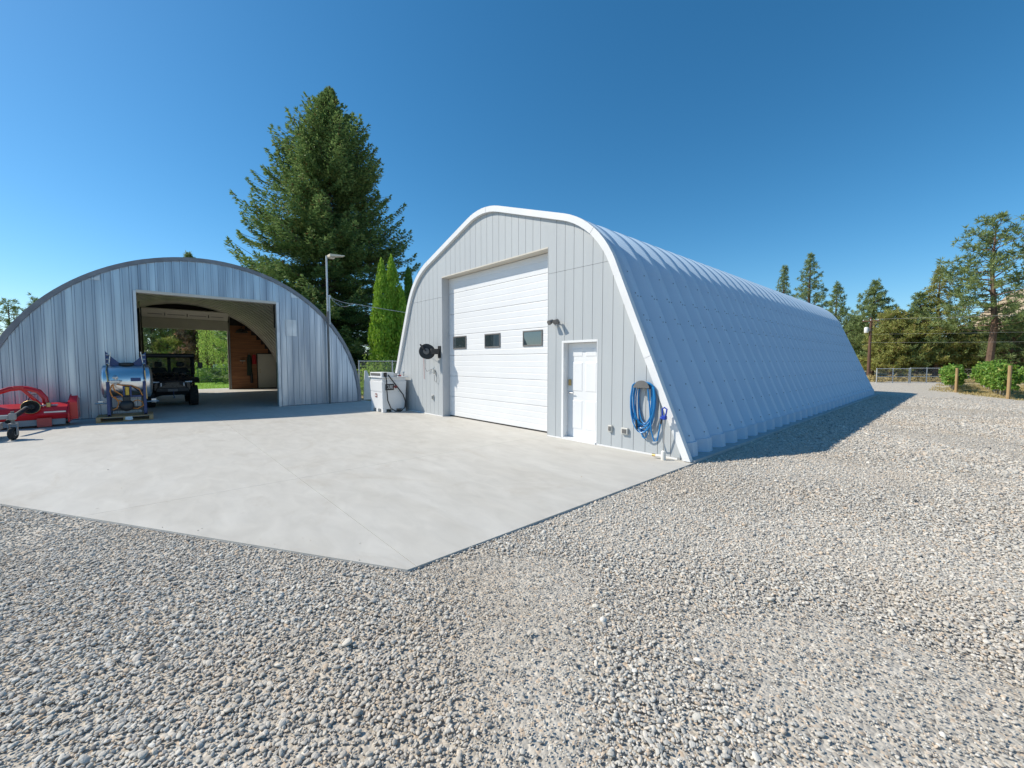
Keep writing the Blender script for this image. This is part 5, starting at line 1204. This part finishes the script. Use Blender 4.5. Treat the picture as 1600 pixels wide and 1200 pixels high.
def vine_row(label, p0, p1, h, seed, n):
    rs = np.random.RandomState(seed); p0 = np.array(p0); p1 = np.array(p1); L_ = np.linalg.norm(p1-p0); d = (p1-p0)/L_; s_ = np.array([-d[1], d[0], 0])
    t = thing('vine_row', label, 'vine row', tuple(p0), 'grape vine rows beyond the yard')
    f = rs.rand(n)**1.4*L_; top = h*(1+.07*np.sin(f*2.1+seed)+.05*np.sin(f*5.3)); low = .42+.08*np.sin(f*3.1)
    z = low+(top-low)*rs.rand(n); ww = .27*(1-.35*np.abs((z-low)/(top-low)-.5)*1.3)*(1+.25*np.sin(f*4.1+z*3))
    u_ = rs.uniform(-1, 1, n); u_ = np.sign(u_)*np.abs(u_)**.45
    P = p0+d*f[:, None]+s_*(u_*ww)[:, None]+np.array([0,0,1.])*z[:, None]
    ck = (f/.3).astype(int)*7+(z/.3).astype(int); P = P + np.random.RandomState(seed).randn(4000, 3)[ck % 4000]*np.array([.10, .10, .09])
    D = unit(rs, n)*rs.uniform(.04, .075, n)[:, None]; leaf_mesh('foliage', P, D, rs.uniform(.03, .055, n), s_*np.sign(u_)[:, None]+rs.randn(n, 3)*.6+np.array([0,0,.4]), 'vine_leaf', t)
    for k in range(int(L_/1.2)):
        q = p0+d*(.5+1.2*k); MB().tube([(q[0],q[1],-.08),(q[0]+.03,q[1],.3),(q[0],q[1],.62)], [.03,.025,.03], 6).build('vine_trunk', 'weathered_wood', t)
    for k in range(int(L_/6)+1):
        q = p0+d*(6*k+.0)-d*.25*(k == 0); MB().tube([(q[0],q[1],-.1),(q[0],q[1],h+.02-.12*(k > 0))], .065 if k == 0 else .03, 9).build('end_post' if k == 0 else 'line_post', 'vine_post' if k == 0 else 'post_steel', t, smooth=True)
vine_row('narrow grape vine row seen end on with leaning wooden post', (-.40, 33.1, -.04), (-1.0, 44, -.04), 1.28, 81, 9000)
vine_row('grape vine row with stout wooden end post at gravel edge', (1.25, 29.1, -.04), (.62, 44, -.04), 1.46, 82, 19000)
vine_row('grape vine row cut by the picture side beyond the stout post', (3.1, 30.5, -.04), (2.6, 46, -.04), 1.25, 83, 15000)
# dry grass tufts on the verge
def grass(name, label, poly_fn, n, mt, seed, h):
    rs = np.random.RandomState(seed); P = poly_fn(rs, n); m_ = len(P)
    D = np.stack([rs.randn(m_)*.35, rs.randn(m_)*.35, np.ones(m_)], 1); D *= (rs.uniform(.3, 1, m_)*h/np.linalg.norm(D, axis=1))[:, None]
    o = bpy.data.objects.new('tmp', None); ob = leaf_mesh(name, P+D*.9, D, rs.uniform(.008, .02, m_), unit(rs, m_), mt, o); ob.parent = None; bpy.data.objects.remove(o)
    ob['kind'] = 'stuff'; tag(ob, label, 'grass')
def verge_pts(rs, n):
    p = np.column_stack([rs.uniform(-1.5, 9, n), rs.uniform(26, 45, n)])
    edge = np.interp(p[:, 0], [-1.5, -.7, .1, 1.3, 4, 12], [33.3, 32.0, 30.2, 28.3, 26.6, 25.6]); k = (p[:, 1] > edge) & (np.sin(p[:, 0]*2.3+p[:, 1])+np.sin(p[:, 1]*1.7) > -.6)
    p = p[k]; return np.column_stack([p, np.full(len(p), -.04)])
grass('dry_grass', 'short dry straw grass around the vine rows', verge_pts, 14000, 'dry_leaf', 91, .07)
def lawn_pts(rs, n): return np.column_stack([rs.uniform(-46, -31.0, n), rs.uniform(-1, 8, n), np.full(n, -.03)])
grass('lawn_grass', 'bright mown lawn grass behind the hut', lawn_pts, 16000, 'shrub_leaf', 92, .04)
